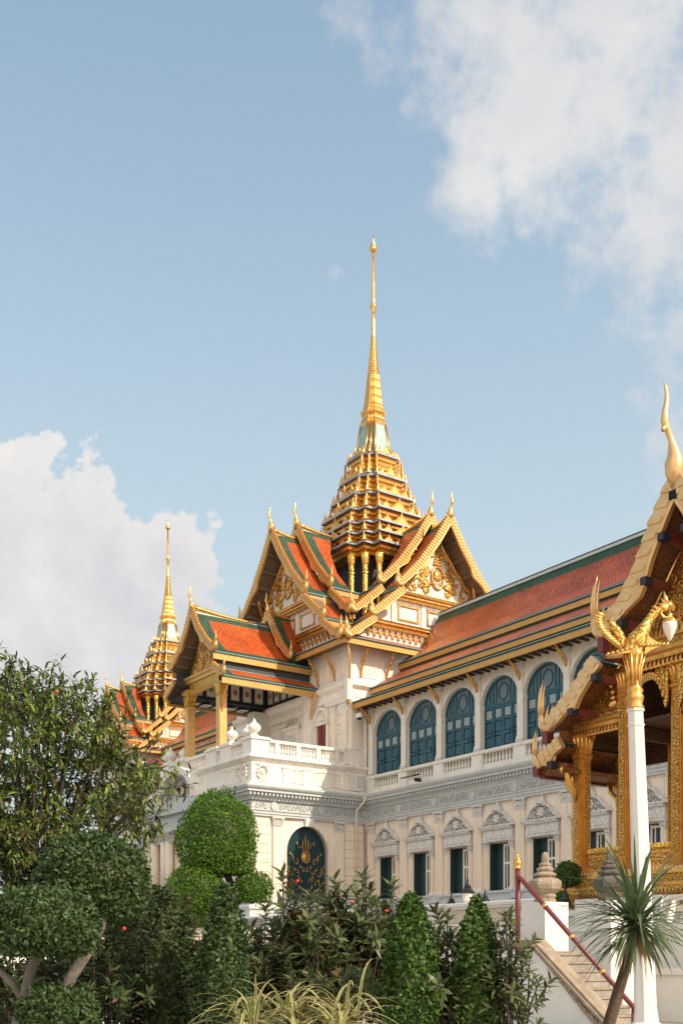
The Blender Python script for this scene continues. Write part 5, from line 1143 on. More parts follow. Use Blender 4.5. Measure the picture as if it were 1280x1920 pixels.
# ================================================================== LAMP POST
LD = 19.0; LP0 = at(1212.5, 1975.4, LD)
lamp = empty('lamp_post', (LP0.x, LP0.y, 0), 'white lamp post topped by a gilded mythical swan holding a lamp in its beak', 'lamp post')
def lamp_post():
    px = LD/FPX; X = lambda u: (u-1212.5)*px; Z = lambda v: CZ+(HYP-v)*px
    T = (-.0345, 0)
    b = MB(); zt = Z(1330)
    def oc(r, z): return [(T[0]*z+r*math.cos(k*math.pi/4+.39), r*math.sin(k*math.pi/4+.39), z) for k in range(8)]
    b.loft([oc(.26, 0), oc(.26, .5), oc(.21, .55), oc(.185, .8), oc(.131, zt-.30), oc(.145, zt-.29), oc(.145, zt-.26), oc(.130, zt-.25), oc(.128, zt-.05), oc(.15, zt-.04), oc(.15, zt)], 'white_paint', True); b.build('pole', lamp)
    c = MB(); c.lathe(0, 0, [(.14, zt), (.15, zt+.03), (.12, zt+.08), (.14, zt+.16), (.15, zt+.22), (.12, zt+.26), (.145, zt+.32), (.11, zt+.38), (.10, zt+.55), (.12, zt+.72), (.16, zt+.88), (.19, zt+.96), (.14, zt+1.0)], 'gold', 16, tilt=T)
    cx = T[0]*(zt+.6)
    for k in range(12):
        a = k*math.pi/6; c.tube([(cx+.10*math.cos(a), .10*math.sin(a), zt+.40), (cx+.115*math.cos(a), .115*math.sin(a), zt+.65), (cx+.20*math.cos(a), .20*math.sin(a), zt+.95)], [.025, .025, .008], 'gold_smooth', 5)
    c.build('capital', lamp)
    h = MB(); z0 = Z(1232)                                              # the swan: body, breast, neck, head, crest
    pts = [(X(1182), 0, z0-.12), (X(1186), 0, z0+.10), (X(1195), 0, Z(1200)), (X(1205), -.02, Z(1182)), (X(1214), -.02, Z(1166)), (X(1226), -.02, Z(1151)), (X(1238), -.02, Z(1143)), (X(1248), -.02, Z(1138))]
    h.tube(pts, [.10, .18, .19, .12, .085, .075, .075, .085], 'gold_carved', 9)
    h.ball((X(1250), -.02, Z(1137)), .095, 'gold', 9, 6, (1.2, .9, .9)); h.tube([(X(1252), -.02, Z(1136)), (X(1260), -.02, Z(1140)), (X(1261), -.02, Z(1147))], [.06, .04, .012], 'gold_smooth', 6)
    for k, (u, v) in enumerate(((1243, 1108), (1248, 1118), (1238, 1122), (1232, 1132), (1258, 1126))): h.tube([(X(1250), -.02, Z(1134)), (X((1250+u)/2), -.02, Z((1134+v)/2+2)), (X(u), -.02, Z(v))], [.05, .035, .006], 'gold_smooth', 5)
    h.tube([(X(1246)+.10*math.cos(a), -.06, Z(1146)+.13*math.sin(a)) for a in np.linspace(.6, 5.6, 12)], .022, 'gold_smooth', 5)
    for k in range(7): u, v = 1200+k*4.5, 1190-k*7.2; h.prism([(X(u), -.1, Z(v)), (X(u+6), -.1, Z(v-3)), (X(u-6), -.1, Z(v-9))], (0, .12, 0), 'gold')
    h.build('swan', lamp)
    for pol in ([(1207, 1190), (1196, 1203), (1180, 1213), (1160, 1223), (1137, 1232), (1163, 1231), (1184, 1229), (1198, 1234), (1203, 1215)], [(1207, 1192), (1203, 1215), (1200, 1234), (1212, 1227), (1228, 1219), (1247, 1213), (1228, 1207), (1215, 1200)]):
        wv = MB(); n_ = len(pol); cu = sum(p[0] for p in pol)/n_; cv = sum(p[1] for p in pol)/n_                # crescent wing, swelling at the middle
        rings = [[(X(cu+(u-cu)*k), y, Z(cv+(v-cv)*k)) for u, v in pol] for k, y in ((.86, -.16), (1.0, -.08), (1.0, .08), (.86, .16))]
        wv.loft(rings, 'gold_smooth', True)
        for q in range(8):
            t = q/7; a, c_ = pol[4] if pol[4][0] < 1150 else pol[5], (1196, 1216); u = a[0]+(c_[0]-a[0])*t; v = a[1]+(c_[1]-a[1])*t-3; wv.tube([(X(u), -.13, Z(v)), (X(u-3), -.17, Z(v+3)), (X(u-7), -.15, Z(v+6))], [.03, .03, .006], 'gold', 5)
        wv.build('wing', lamp)
    tl = MB()                                                           # curled plume of the tail, rising to the left
    for k in range(13):
        t = k/12; u = 1176-38*math.sin(t*2.0)-6*t; v = 1215-62*t
        b0 = Vector((X(u), .10, Z(v))); tl.tube([b0, b0+Vector((-.10, -.03, .03)), b0+Vector((-.17-.04*(k % 2), -.04, .11))], [.055, .05, .008], 'gold', 5)
    tl.tube([(X(1178), .06, Z(1218)), (X(1168), .1, Z(1200)), (X(1160), .12, Z(1180)), (X(1150), .12, Z(1166)), (X(1140), .10, Z(1160))], [.10, .09, .075, .055, .02], 'gold_carved', 7); tl.build('tail', lamp)
    hd = MB(); hd.tube([(X(1254), -.02, Z(1146)), (X(1254), -.02, Z(1151))], .015, 'gold', 5); hd.lathe(X(1254), -.02, [(.02, Z(1150)), (.05, Z(1153)), (.04, Z(1156)), (.09, Z(1162)), (.125, Z(1165)), (.125, Z(1167))][::-1], 'gold', 12); hd.build('lamp_cap', lamp)
    gl = MB(); gl.lathe(X(1254), -.02, [(.005, Z(1203)), (.03, Z(1200)), (.07, Z(1191)), (.11, Z(1180)), (.122, Z(1172)), (.115, Z(1166.5))], 'lamp_glass', 14); gl.build('lamp_glass', lamp)
lamp_post()
# ================================================================== TERRACES, STAIRS, POSTS  (palace axes, world heights)
def pw(x, y, z=0): v = E1*x+E2*y; return Vector((PO.x+v.x, PO.y+v.y, z))
def axes(name, x, y, label, cat, group=None): return empty(name, pw(x, y), label, cat, group, PROT)
def terr(name, x0, x1, y0, y1, z, m='bounce_paving'):
    b = MB(); b.box(x0, x1, y0, y1, .002, z, m); o = b.build(name, None, None, PO); o.rotation_euler = (0, 0, PROT); o['kind'] = 'structure'; return o
terr('palace_podium', -60, 48, -9.2, 30, 3.15)
terr('garden_terrace', -40, 17.6, -34, -9.25, 2.35, 'soil')
# parapet along the podium
def wall_run(t, L, z0, zt, th, n, dark=False):
    """white parapet: plinth, recessed panels with small balusters, coping.  frame origin at the thing, s along, d outward"""
    f = fr((0, 0), (1, 0), (0, -1)); b = MB(f)
    b.box(0, L, -th, 0, z0, zt-1.0, 'terrace_white'); mould(b, 0, L, [(.0, zt-1.02), (.10, zt-1.0), (.10, zt-.92), (.0, zt-.9)], 'terrace_white')
    b.box(0, L, -th*.8, -.04, zt-.98, zt-.26, 'terrace_beige'); b.build('wall', t)
    c = MB(f); mould(c, 0, L, [(-.02, zt-.3), (.05, zt-.28), (.08, zt-.2), (.14, zt-.16), (.14, zt-.04), (.10, zt), (-th-.1, zt)], 'terrace_white'); c.build('coping', t)
    for i in range(n+1): q = MB(f); s = L*i/n; q.box(s-.3, s+.3, -th-.02, .06, z0, zt-.25, 'terrace_white'); q.build('pier', t)
t = axes('terrace_wall', -18, -9.2, 'long white balustraded terrace wall in front of the palace ground floor', 'wall'); wall_run(t, 50, 3.0-3, 4.08, .35, 14)
# lower garden wall with dark basement openings
t = empty('garden_wall', pw(17.6, -34), 'low cream garden wall with white coping and dark barred openings behind the hedge', 'wall', rz=PROT+math.pi/2)
def low_wall():
    f = fr((0, 0), (1, 0), (0, -1)); L = 24.6; b = MB(f)
    b.box(0, L, -.4, 0, 1.55, 2.55, 'terrace_beige'); b.box(0, L, -.4, .0, 0, .35, 'terrace_beige')
    mould(b, 0, L, [(0, 1.5), (.10, 1.5), (.12, 1.62), (.06, 1.7), (0, 1.72)], 'terrace_white')
    n = 9
    for i in range(n+1): s = L*i/n; b.box(s-.45, s+.45, -.4, .05, .35, 1.55, 'terrace_white')
    b.build('wall', t)
    c = MB(f); mould(c, 0, L, [(-.02, 2.5), (.06, 2.52), (.12, 2.62), (.2, 2.68), (.2, 2.84), (.14, 2.9), (-.5, 2.9)], 'terrace_white'); c.build('coping', t)
    for i in range(n):
        w_ = MB(f); s = L*(i+.5)/n; w_.box(s-.95, s+.95, -.32, -.28, .35, 1.5, 'dark_glass'); w_.build('window', t); g = MB(f)
        for k in range(3): g.box(s-.6+k*.6-.03, s-.6+k*.6+.03, -.28, -.24, .35, 1.5, 'white_paint')
        g.box(s-.95, s+.95, -.28, -.24, .9, .95, 'white_paint'); g.build('window_bars', t)
low_wall()
# white platform under the gilded pavilion
t = empty('pavilion_platform', GO, 'stepped white platform wall carrying the gilded pavilion beside the stone stairs', 'platform', rz=PROT)
def platform():
    b = MB(fr((0, 0), (1, 0), (0, -1)))
    b.box(-1.6, 12, -5, 1.5, 0, 3.1, 'terrace_white'); b.box(-2.1, 12, -5, 2.2, 0, 2.55, 'terrace_white'); b.box(-2.15, 12.0, -5, 2.3, 2.42, 2.6, 'terrace_white'); b.box(-1.62, 12, -5, 1.62, 2.92, 3.06, 'terrace_white')
    b.box(-2.4, 12, -5.0, 2.7, 0, 1.35, 'terrace_white'); b.box(-2.45, 12, -5, 2.8, 1.22, 1.4, 'terrace_white'); b.box(-2.45, 12, -5, 2.78, 0, .4, 'terrace_white')
    b.build('wall', t)
    b = MB(fr((0, 0), (1, 0), (0, -1)))
    for x in (2.2, 4.6, 7, 9.4): b.box(x-.35, x+.35, 1.5, 2.26, 2.62, 3.35, 'terrace_white')
    for i in range(30): b.lathe(2.75+i*.25, -1.95, [(.06, 2.6), (.08, 2.75), (.04, 3.0), (.065, 3.2)], 'terrace_white', 7)
    b.box(2, 10, 1.8, 2.1, 3.2, 3.34, 'terrace_white'); b.build('balustrade', t)
platform()
# stone stairs with cheek wall; frame: s along +E1 (down the stairs), d outward (towards the viewer)
SW = at(1000, 1768, 26.0)
t = empty('stone_stairs', (SW.x, SW.y, 0), 'worn stone stairs beside a white cheek wall with sloping stone coping', 'stairs', rz=PROT)
def stairs():
    f = fr((0, 0), (1, 0), (0, -1)); b = MB(f); H = 1.98; run = 2.05
    for i in range(9):
        s = i*run/9; z = H-.22-(i+1)*.2; b.box(-.01 if i == 0 else s, s+run/9, -1.5, -.34, 0, max(z+.2-.05, .02), 'step_stone')
        b.box(s-.03, s+run/9+.03, -1.5, -.33, z+.15, z+.20, 'stone')
    b.box(-4.5, .0, -1.5, -.34, 0, H-.22, 'terrace_white'); b.box(-4.5, .02, -1.5, -.33, H-.22, H-.17, 'stone'); b.build('steps', t)
    c = MB(f); c.prism([(-4.5, 0, 0), (run+.2, 0, 0), (run+.2, 0, .1), (0, 0, H-.12), (-1.0, 0, H-.12), (-4.5, 0, H-.12)], (0, -.34, 0), 'terrace_white'); c.build('cheek_wall', t)
    pr = [(-1.35, H-.12), (0, H-.12), (run+.35, -.02)]
    k = MB(f)
    for (w0, w1, z0, z1, mm) in ((.06, -.40, 0, .06, 'stone_dark'), (.10, -.44, .06, .14, 'stone'), (.04, -.38, .14, .22, 'stone')):
        for (a, c2) in zip(pr, pr[1:]): k.prism([(a[0], w0, a[1]+z0), (c2[0], w0, c2[1]+z0), (c2[0], w0, c2[1]+z1), (a[0], w0, a[1]+z1)], (0, w1-w0, 0), mm)
    R = random.Random(2)
    for i in range(40):                                                 # chipped edge blocks
        tt = i/40; s = tt*run; z = H-.12-(H-.1)*tt; k.box(s-.03, s+.04, -.38+R.uniform(0, .02), .04+R.uniform(0, .03), z+.05, z+.15+R.uniform(0, .05), 'stone')
    k.build('coping', t)
stairs()
HR = at(970, 1715, 26.4)
t = empty('handrail', (HR.x, HR.y, 0), 'dark red sloping stair handrail ending in a post with a gold finial', 'handrail', rz=PROT)
def handrail():
    b = MB(); zt = CZ+(HYP-1630)*26.4/FPX
    b.tube([(0, 0, 1.7), (0, 0, zt)], .062, 'maroon', 10); b.build('post', t)
    b = MB(); b.lathe(0, 0, [(.07, zt), (.10, zt+.03), (.085, zt+.06), (.075, zt+.08), (.11, zt+.13), (.105, zt+.19), (.05, zt+.25), (.035, zt+.29), (.045, zt+.32), (.01, zt+.40)], 'gold_smooth', 12); b.build('finial', t)
    for x in (.9, 1.75, 2.65): zz_ = (zt-.24)+(.52-zt+.24)*(x-.12)/3.48; q = MB(); q.tube([(x-.03, 0, zz_+.03), (x+.03, 0, zz_-.03)], .068, 'gold_pale', 10); q.build('rail_ring', t)
    b = MB(); b.tube([(0, 0, zt-.18), (.12, 0, zt-.24), (3.6, 0, .52)], .055, 'maroon', 10)
    b.build('rail', t)
    for x, z in ((3.5, .62),): q = MB(); q.tube([(x, 0, max(.0, z-.95)), (x, 0, z)], .045, 'maroon', 8); q.build('post', t)
handrail()
def stupa_post(u, v, D, label, zp, wide=1.0):
    p = at(u, v, D); t = empty('gate_post', (p.x, p.y, 0), label, 'gate post', rz=PROT)
    b = MB(); w_ = .40*wide; b.box(-w_, w_, -w_, w_, 0, zp, 'terrace_white'); b.box(-w_-.05, w_+.05, -w_-.05, w_+.05, 0, .35, 'terrace_white'); b.build('pedestal', t)
    prof = [(.30, 0), (.30, .06), (.26, .09), (.30, .16), (.27, .22), (.34, .26), (.42, .33), (.45, .44), (.44, .52), (.36, .58), (.24, .62), (.30, .66), (.31, .70), (.20, .76), (.23, .80), (.24, .83), (.15, .89), (.17, .92), (.17, .95), (.09, 1.0), (.10, 1.04), (.09, 1.18), (.05, 1.24), (0, 1.26)]
    b = MB(); k = .92*wide
    b.loft([[(r*k*c, r*k*s, zp+z*wide) for c, s in [(math.cos(a)*1.06, math.sin(a)*1.06) for a in [math.pi/8*(2*i+1) for i in range(8)]]] for r, z in [(max(r, .004), z) for r, z in prof]], 'stone' if D < 28 else 'stone_dark', True); b.build('stone_finial', t)
stupa_post(1021, 1780, 27.5, 'white gate post with pale stupa-shaped stone finial at the head of the stairs', 3.02)
stupa_post(1142, 1790, 29.0, 'white gate post with dark stupa-shaped stone finial in front of the gilded base', 3.13, 1.08)
# lanterns on the terrace wall
lan = None
for (u, v, D, s, lab) in ((876, 1688, 49.0, 1.0, 'largest black lantern with a glass body on the terrace wall'), (846, 1693, 49.6, .8, 'small black lantern cap on the terrace wall left of the larger lantern'), (909, 1688, 48.4, .8, 'small black lantern cap on the terrace wall right of the larger lantern'), (1058, 1700, 33.5, .9, 'black lantern beside the gilded base of the pavilion')):
    p = at(u, v+2, D); t = empty('lantern', (p.x, p.y, p.z-(.1 if s >= 1 else .42)), lab, 'lantern', 'black lanterns on the terrace')
    b = MB(); b.lathe(0, 0, [(.30*s, .45*s), (.33*s, .50*s), (.22*s, .62*s), (.16*s, .70*s), (.18*s, .73*s), (.09*s, .85*s), (.05*s, .95*s), (.06*s, 1.0*s), (.0, 1.28*s)], 'black_iron', 8, False); b.build('lantern_cap', t)
    b = MB(); b.lathe(0, 0, [(.12*s, 0), (.20*s, .12*s), (.25*s, .45*s)], 'lamp_glass', 8, False); b.build('lantern_glass', t)
    b = MB(); b.lathe(0, 0, [(.16*s, -.25*s), (.10*s, -.1*s), (.14*s, .02*s)], 'black_iron', 8, False); b.build('lantern_base', t)
# camera and floodlight fixed to the palace
p = pw(.95, -1.2, 16.65)
t = empty('security_camera', p, 'white dome security camera below the eave at the inner corner of the palace', 'camera', rz=PROT)
b = MB(); b.lathe(0, 0, [(.12, -.12), (.22, -.1), (.24, .0), (.2, .12), (.08, .18)], 'white_paint', 14); b.tube([(0, 0, .1), (-.3, .3, .35), (-.7, .7, .35)], .06, 'white_paint', 8); b.build('housing', t)
b = MB(); b.lathe(0, 0, [(.01, -.24), (.10, -.22), (.16, -.14), (.17, -.1)], 'dark_glass', 12); b.build('lens_dome', t)
p = pw(6.0, -.95, 12.0)
t = empty('floodlight', p, 'flat grey floodlight on the ledge under the arcade parapet', 'floodlight', rz=PROT)
b = MB(); b.prism([(-.5, -.55, .12), (.45, -.55, .12), (.45, .1, .30), (-.5, .1, .30)], (0, 0, .09), 'black_iron'); b.build('housing', t)
b = MB(); b.prism([(-.42, -.48, .225), (.37, -.48, .225), (.37, .04, .37), (-.42, .04, .37)], (0, 0, .006), 'frosted_glass'); b.build('lamp_face', t)
b = MB(); b.box(-.06, .06, .1, .55, .0, .2, 'black_iron'); b.build('arm', t)
# ================================================================== PLANTS
def leafmesh(name, P, A, Nr, L, W, m, parent=None, fold=.22, curl=.12, extra=None):
    """one mesh of many leaf blades: base P, axis A, normal Nr, length L, width W (arrays)"""
    n = len(P); A = A/np.linalg.norm(A, axis=1)[:, None]; Nr = Nr-A*np.sum(Nr*A, 1)[:, None]; Nr /= np.maximum(np.linalg.norm(Nr, axis=1)[:, None], 1e-6); S = np.cross(A, Nr)
    L = L[:, None]; W = W[:, None]
    V = np.empty((n, 6, 3)); V[:, 0] = P
    V[:, 1] = P+A*L*.32+S*W*.46+Nr*W*fold; V[:, 2] = P+A*L*.32-S*W*.46+Nr*W*fold
    V[:, 3] = P+A*L*.70+S*W*.34+Nr*W*fold*.8-Nr*L*curl*.45; V[:, 4] = P+A*L*.70-S*W*.34+Nr*W*fold*.8-Nr*L*curl*.45
    V[:, 5] = P+A*L-Nr*L*curl
    base = np.arange(n)[:, None]*6
    F = np.concatenate([base+np.array([[0, 2, 1]]), base+np.array([[5, 3, 4]])], 1).reshape(-1, 3); Q = (base+np.array([[1, 2, 4, 3]])).reshape(-1, 4)
    me = bpy.data.meshes.new(name); me.vertices.add(n*6); me.vertices.foreach_set('co', V.reshape(-1).astype(np.float32))
    loops = np.concatenate([F.reshape(-1), Q.reshape(-1)]); nf = len(F)+len(Q)
    me.loops.add(len(loops)); me.loops.foreach_set('vertex_index', loops.astype(np.int32)); me.polygons.add(nf)
    st = np.concatenate([np.arange(len(F))*3, len(F)*3+np.arange(len(Q))*4]); me.polygons.foreach_set('loop_start', st.astype(np.int32))
    me.update(calc_edges=True); me.validate(); me.materials.append(MATS[m]); return link(name, me, parent)
def rnd(n, k=3): return RNG.normal(size=(n, k))
def unit(a): return a/np.maximum(np.linalg.norm(a, axis=-1, keepdims=True), 1e-9)
def shell(name, c, r, n, L, m, parent, flat_bottom=None, bumps=.06, depth=.18, top=1.0, jitter=.9, profile=None, core='leaf_dark'):
    """clipped foliage: leaves crowded near the surface of a lumpy ellipsoid (or lathe profile) round a solid dark core that blocks the view through"""
    c = np.array(c); r = np.array(r); d = unit(rnd(n)); 
    if profile is None:
        lump = 1+bumps*np.sin(d[:, 0]*5.1+c[0])*np.cos(d[:, 2]*4.3+c[1])+bumps*.7*np.sin(d[:, 1]*9+d[:, 2]*7)
        lump *= 1-depth*RNG.random(n)**2
        P = d*lump[:, None]*r; nrm = unit(d/r)
        if flat_bottom is not None: lo = P[:, 2] < flat_bottom; P[lo, 2] = flat_bottom+RNG.random(lo.sum())*.06*r[2]; nrm[lo] = [0, 0, -1]
    else:
        zs = RNG.random(n); th = RNG.random(n)*2*math.pi; R = np.interp(zs, [p[1] for p in profile], [p[0] for p in profile])
        lump = 1+bumps*np.sin(th*3+zs*9+c[0])+bumps*np.sin(th*5-zs*14); lump *= 1-depth*RNG.random(n)**1.6
        P = np.stack([np.cos(th)*R*lump*r[0], np.sin(th)*R*lump*r[1], zs*r[2]], 1); nrm = unit(np.stack([np.cos(th), np.sin(th), .25+.9*(zs > .9)], 1))
    P = P+c; A = unit(nrm*.7+rnd(n)*jitter+np.array([0, 0, .25])); N = unit(nrm+rnd(n)*.5)
    LL = L*RNG.uniform(.55, 1.35, n); WW = LL*RNG.uniform(.40, .65, n)
    k = int(n*.003); patch = np.array([.3, -.9, .25])+RNG.normal(size=3)*.4; patch /= np.linalg.norm(patch)
    sc_ = np.sum(unit(P-c)*patch, 1)+RNG.random(n)*1.1; br = np.zeros(n, bool); br[np.argsort(-sc_)[:k]] = True
    stray = RNG.random(n) < .05; P[stray] += nrm[stray]*L*RNG.uniform(.3, 1.2, stray.sum())[:, None]
    leafmesh(name, P[br], A[br], N[br], LL[br], WW[br], 'leaf_bronze', parent)
    o = leafmesh(name, P[~br], A[~br], N[~br], LL[~br], WW[~br], m, parent)
    b = MB()  # solid dark filler inside the leaves, closes the gaps between them
    if profile is None:
        k = .80; zz = lambda z: z
        b.ball((0, 0, 0), 1, core, 14, 9, (1, 1, 1)); b.v = [(c[0]+x*r[0]*k, c[1]+y*r[1]*k, c[2]+max(z*r[2]*k, (flat_bottom*.85 if flat_bottom is not None else -9e9))) for x, y, z in b.v]
    else: b.lathe(0, 0, [(p[0]*.74, p[1]*.97) for p in profile], core, 12); b.v = [(c[0]+x*r[0], c[1]+y*r[1], c[2]+z*r[2]) for x, y, z in b.v]
    b.build('opaque_core', parent); return o
def sprigs(parent, base, n, h, L, m, spread=.5):
    Ps, As, Ns = [], [], []; b = MB()
    for i in range(n):
        p = np.array(base(i)); d = unit(np.array([RNG.normal()*spread, RNG.normal()*spread, 1.]).reshape(1, 3))[0]; hh = h*RNG.uniform(.5, 1.1)
        b.tube([tuple(p), tuple(p+d*hh*.5), tuple(p+d*hh+np.array([0, 0, .0]))], [.012, .009, .004], 'bark', 4)
        for t in np.linspace(.15, 1, 9): 
            for k in range(2): Ps.append(p+d*hh*t); As.append(unit((d*.6+RNG.normal(size=3)).reshape(1, 3))[0]); Ns.append(RNG.normal(size=3))
    b.build('twig', parent); n2 = len(Ps)
    leafmesh('sprig', np.array(Ps), np.array(As), np.array(Ns), L*RNG.uniform(.7, 1.2, n2), L*.5*np.ones(n2), m, parent)
# --- bright cloud-pruned topiary on the garden terrace
D = 44.0; px = D/FPX; p0_ = at(415, 1735, D)
tp = empty('topiary_tree', (p0_.x, p0_.y, 2.35), 'tall bright green topiary with one big clipped dome above smaller balls, before the palace porch', 'topiary')
def rel(u, v, D, o): q = at(u, v, D)-o.location; return (q.x, q.y, q.z)
q = rel(409, 1580, D, tp); shell('foliage', q, (75*px, 75*px, 92*px), 15000, .105, 'leaf_bright', tp, flat_bottom=-58*px)
q = rel(368, 1668, D-.6, tp); shell('foliage', q, (53*px, 53*px, 50*px), 6500, .10, 'leaf_bright', tp, flat_bottom=-38*px)
q = rel(372, 1712, D-.3, tp); shell('foliage', q, (44*px, 44*px, 26*px), 3000, .10, 'leaf_bright', tp)
q = rel(474, 1668, D, tp); shell('foliage', q, (36*px, 36*px, 34*px), 3200, .10, 'leaf_bright', tp, flat_bottom=-22*px)
b = MB(); b.tube([(0, 0, 0), (.2, 0, .9), rel(432, 1655, D, tp), rel(415, 1610, D, tp)], [.22, .18, .15, .1], 'bark_dark', 8); b.tube([(.1, 0, .6), rel(450, 1690, D, tp), rel(474, 1675, D, tp)], [.1, .08, .05], 'bark_dark', 6); b.tube([(.05, 0, .4), rel(390, 1710, D, tp), rel(370, 1680, D, tp)], [.1, .08, .05], 'bark_dark', 6); b.build('trunk', tp)
zt = rel(409, 1492, D, tp)
sprigs(tp, lambda i: (zt[0]+RNG.uniform(-.7, .7), zt[1]+RNG.uniform(-.5, .3), zt[2]-.12), 14, .55, .11, 'leaf_bright')
# --- dark cloud-pruned topiary, left foreground
D = 11.0; px = D/FPX; p0_ = at(60, 1920, D)
dk = empty('topiary_tree', (p0_.x, p0_.y, 0), 'dark green cloud-pruned topiary with three round pads on forked grey trunks', 'topiary')
for (u, v, rx, rz, dd, n, fb) in ((174, 1655, 108, 94, .45, 15000, -.70), (84, 1736, 97, 68, -.45, 11000, -.72), (112, 1900, 70, 46, -.4, 6500, None)):
    q = rel(u, v, D+dd, dk); shell('foliage', q, (rx*px, rx*px*.95, rz*px), int(n*.8), .052, 'leaf_pad', dk, flat_bottom=None if fb is None else fb*rz*px, depth=.22)
b = MB(); R_ = lambda u, v, d=0: rel(u, v, D+d, dk)
b.tube([(0, 0, 0), R_(32, 1925), R_(45, 1870), R_(58, 1820), R_(72, 1780), R_(85, 1750)], [.08, .065, .055, .05, .045, .03], 'bark', 8); b.tube([R_(47, 1875), R_(25, 1845), R_(5, 1825), R_(-30, 1800)], [.045, .04, .035, .03], 'bark', 7)
b.tube([R_(95, 1960, .2), R_(115, 1880, .2), R_(135, 1830, .2), R_(165, 1785, .2), R_(190, 1740, .2), R_(200, 1700, .2)], [.06, .055, .06, .055, .04, .03], 'bark', 8); b.tube([(.25, .2, 0), R_(95, 1960, .2)], [.07, .06], 'bark', 8); b.build('trunk', dk)
fr_ = MB(); fr_.ball((0, 0, 0), .020, 'flower_red', 8, 6); fo = fr_.build('fruit', dk); fo.location = R_(233, 1741, -.2)
# --- columnar clipped shrubs
def column_shrub(u, vt, w_, D, label, m='leaf_column', n=9000, L=.05, sx=1.):
    px = D/FPX; p = at(u, vt, D); t = empty('column_shrub', (p.x, p.y, 0), label, 'shrub', 'clipped columnar shrubs in the front hedge')
    r = w_*px/2; H = p.z
    shell('foliage', (0, 0, 0), (r, r, H), n, L, m, t, profile=[(.85, 0), (1.0, .25), (1.0, .55), (.84, .75), (.56, .88), (.28, .96), (.05, 1.0)], bumps=.12, depth=.42, jitter=1.2)
    b = MB(); b.tube([(0, 0, 0), (0, 0, H*.8)], [.05, .02], 'bark_dark', 6); b.build('trunk', t)
column_shrub(770, 1680, 108, 12.4, 'brightest green columnar shrub, tall and tapered, right of the leafy bushes', 'leaf_column', 10000, .062)
column_shrub(420, 1664, 100, 12.6, 'dark columnar shrub directly below the bright topiary', 'leaf_pad', 9000, .06)
column_shrub(303, 1668, 112, 13.4, 'dark columnar shrub right of the round topiary pads', 'leaf_dark', 9000, .062)
column_shrub(893, 1688, 88, 12.4, 'columnar shrub with loose sprigs beside the white stair cheek wall', 'leaf_topiary', 8000, .062)
# --- leafy shrubs: stems with whorls of broad leaves
def whorl_shrub(u, vt, D, w_, label, stems, m='leaf_shrub', L=.21, vb=1920, per=20, name='leafy_shrub', bronze=.1, group='loose leafy shrubs in the front hedge'):
    px = D/FPX; p = at(u, vb, D); t = empty(name, (p.x, p.y, 0), label, 'shrub', group); H = CZ+(HYP-vt)*px; R = w_*px/2
    b = MB(); P, A, N = [], [], []
    for i in range(stems):
        a = RNG.uniform(0, 2*math.pi); rr = R*math.sqrt(RNG.random()); tx, ty = rr*math.cos(a), rr*math.sin(a)*.7; h = H*(1-.35*(rr/R)**2)*RNG.uniform(.76, 1.02)
        pts = [np.array([tx*.25, ty*.25, 0]), np.array([tx*.45, ty*.45, h*.35])+RNG.normal(size=3)*.03, np.array([tx*.8, ty*.8, h*.7])+RNG.normal(size=3)*.04, np.array([tx, ty, h])]
        b.tube([tuple(q) for q in pts], [.018, .015, .011, .005], 'bark_dark', 5)
        tips = [(pts[2], pts[3])]
        for k in range(3):
            s = pts[1]+(pts[3]-pts[1])*RNG.uniform(.2, .85); e = s+np.array([RNG.normal()*.16, RNG.normal()*.14, RNG.uniform(.08, .3)]); b.tube([tuple(s), tuple((s+e)/2+RNG.normal(size=3)*.015), tuple(e)], [.009, .007, .003], 'bark_dark', 4); tips.append((s, e))
        for (s, e) in tips:
            d = e-s; l = np.linalg.norm(d); d /= l
            for k in range(per):
                tt = 1-.55*(k/per)**1.1*min(1, .35/l*1.2) if l > .3 else 1-.9*k/per
                ang = k*2.4; ref = np.cross(d, [0.3, .9, .1]); ref /= np.linalg.norm(ref); oth = np.cross(d, ref); rad_ = ref*math.cos(ang)+oth*math.sin(ang)
                up = .95-.9*(k/per); P.append(s+d*l*tt); A.append(rad_*(.9)+d*up+RNG.normal(size=3)*.12-np.array([0, 0, .12])); N.append(d-rad_*.3+np.array([0, 0, .4]))
    n = len(P); P, A, N = map(np.array, (P, A, N)); msk = RNG.random(n) < bronze
    for sel, mm in ((~msk, m), (msk, 'leaf_bronze')):
        k = sel.sum()
        if k: leafmesh('foliage', P[sel], A[sel], N[sel], L*RNG.uniform(.65, 1.2, k), L*.30*RNG.uniform(.8, 1.2, k), mm, t, fold=.18, curl=.10)
    b.build('stem', t); return t
whorl_shrub(545, 1640, 14.0, 180, 'broad-leaved bush with upright whorls in front of the arched palace door', 22)
ws = whorl_shrub(650, 1625, 14.3, 170, 'tallest broad-leaved bush in the middle of the hedge, right of the arched door', 24)
whorl_shrub(735, 1640, 14.8, 120, 'broad-leaved bush just behind the brightest columnar shrub', 14)
whorl_shrub(480, 1680, 14.6, 120, 'sparse brownish broad-leaved bush beside the column below the topiary', 12, bronze=.3)
whorl_shrub(840, 1700, 12.6, 110, 'dark broad-leaved bush between the two right-hand columnar shrubs', 14, L=.18)
whorl_shrub(955, 1690, 12.2, 130, 'airy sprigged bush with small leaves touching the stair handrail', 13, L=.15, bronze=.05, per=16)
whorl_shrub(320, 1640, 15.5, 150, 'grey-green feathery bush left of the bright topiary', 16, L=.18, bronze=.25)
whorl_shrub(590, 1655, 15.2, 150, 'broad-leaved bush at the back of the hedge below the arched door', 20)
whorl_shrub(700, 1650, 15.4, 130, 'broad-leaved bush at the back of the hedge below the first ground-floor window', 18)
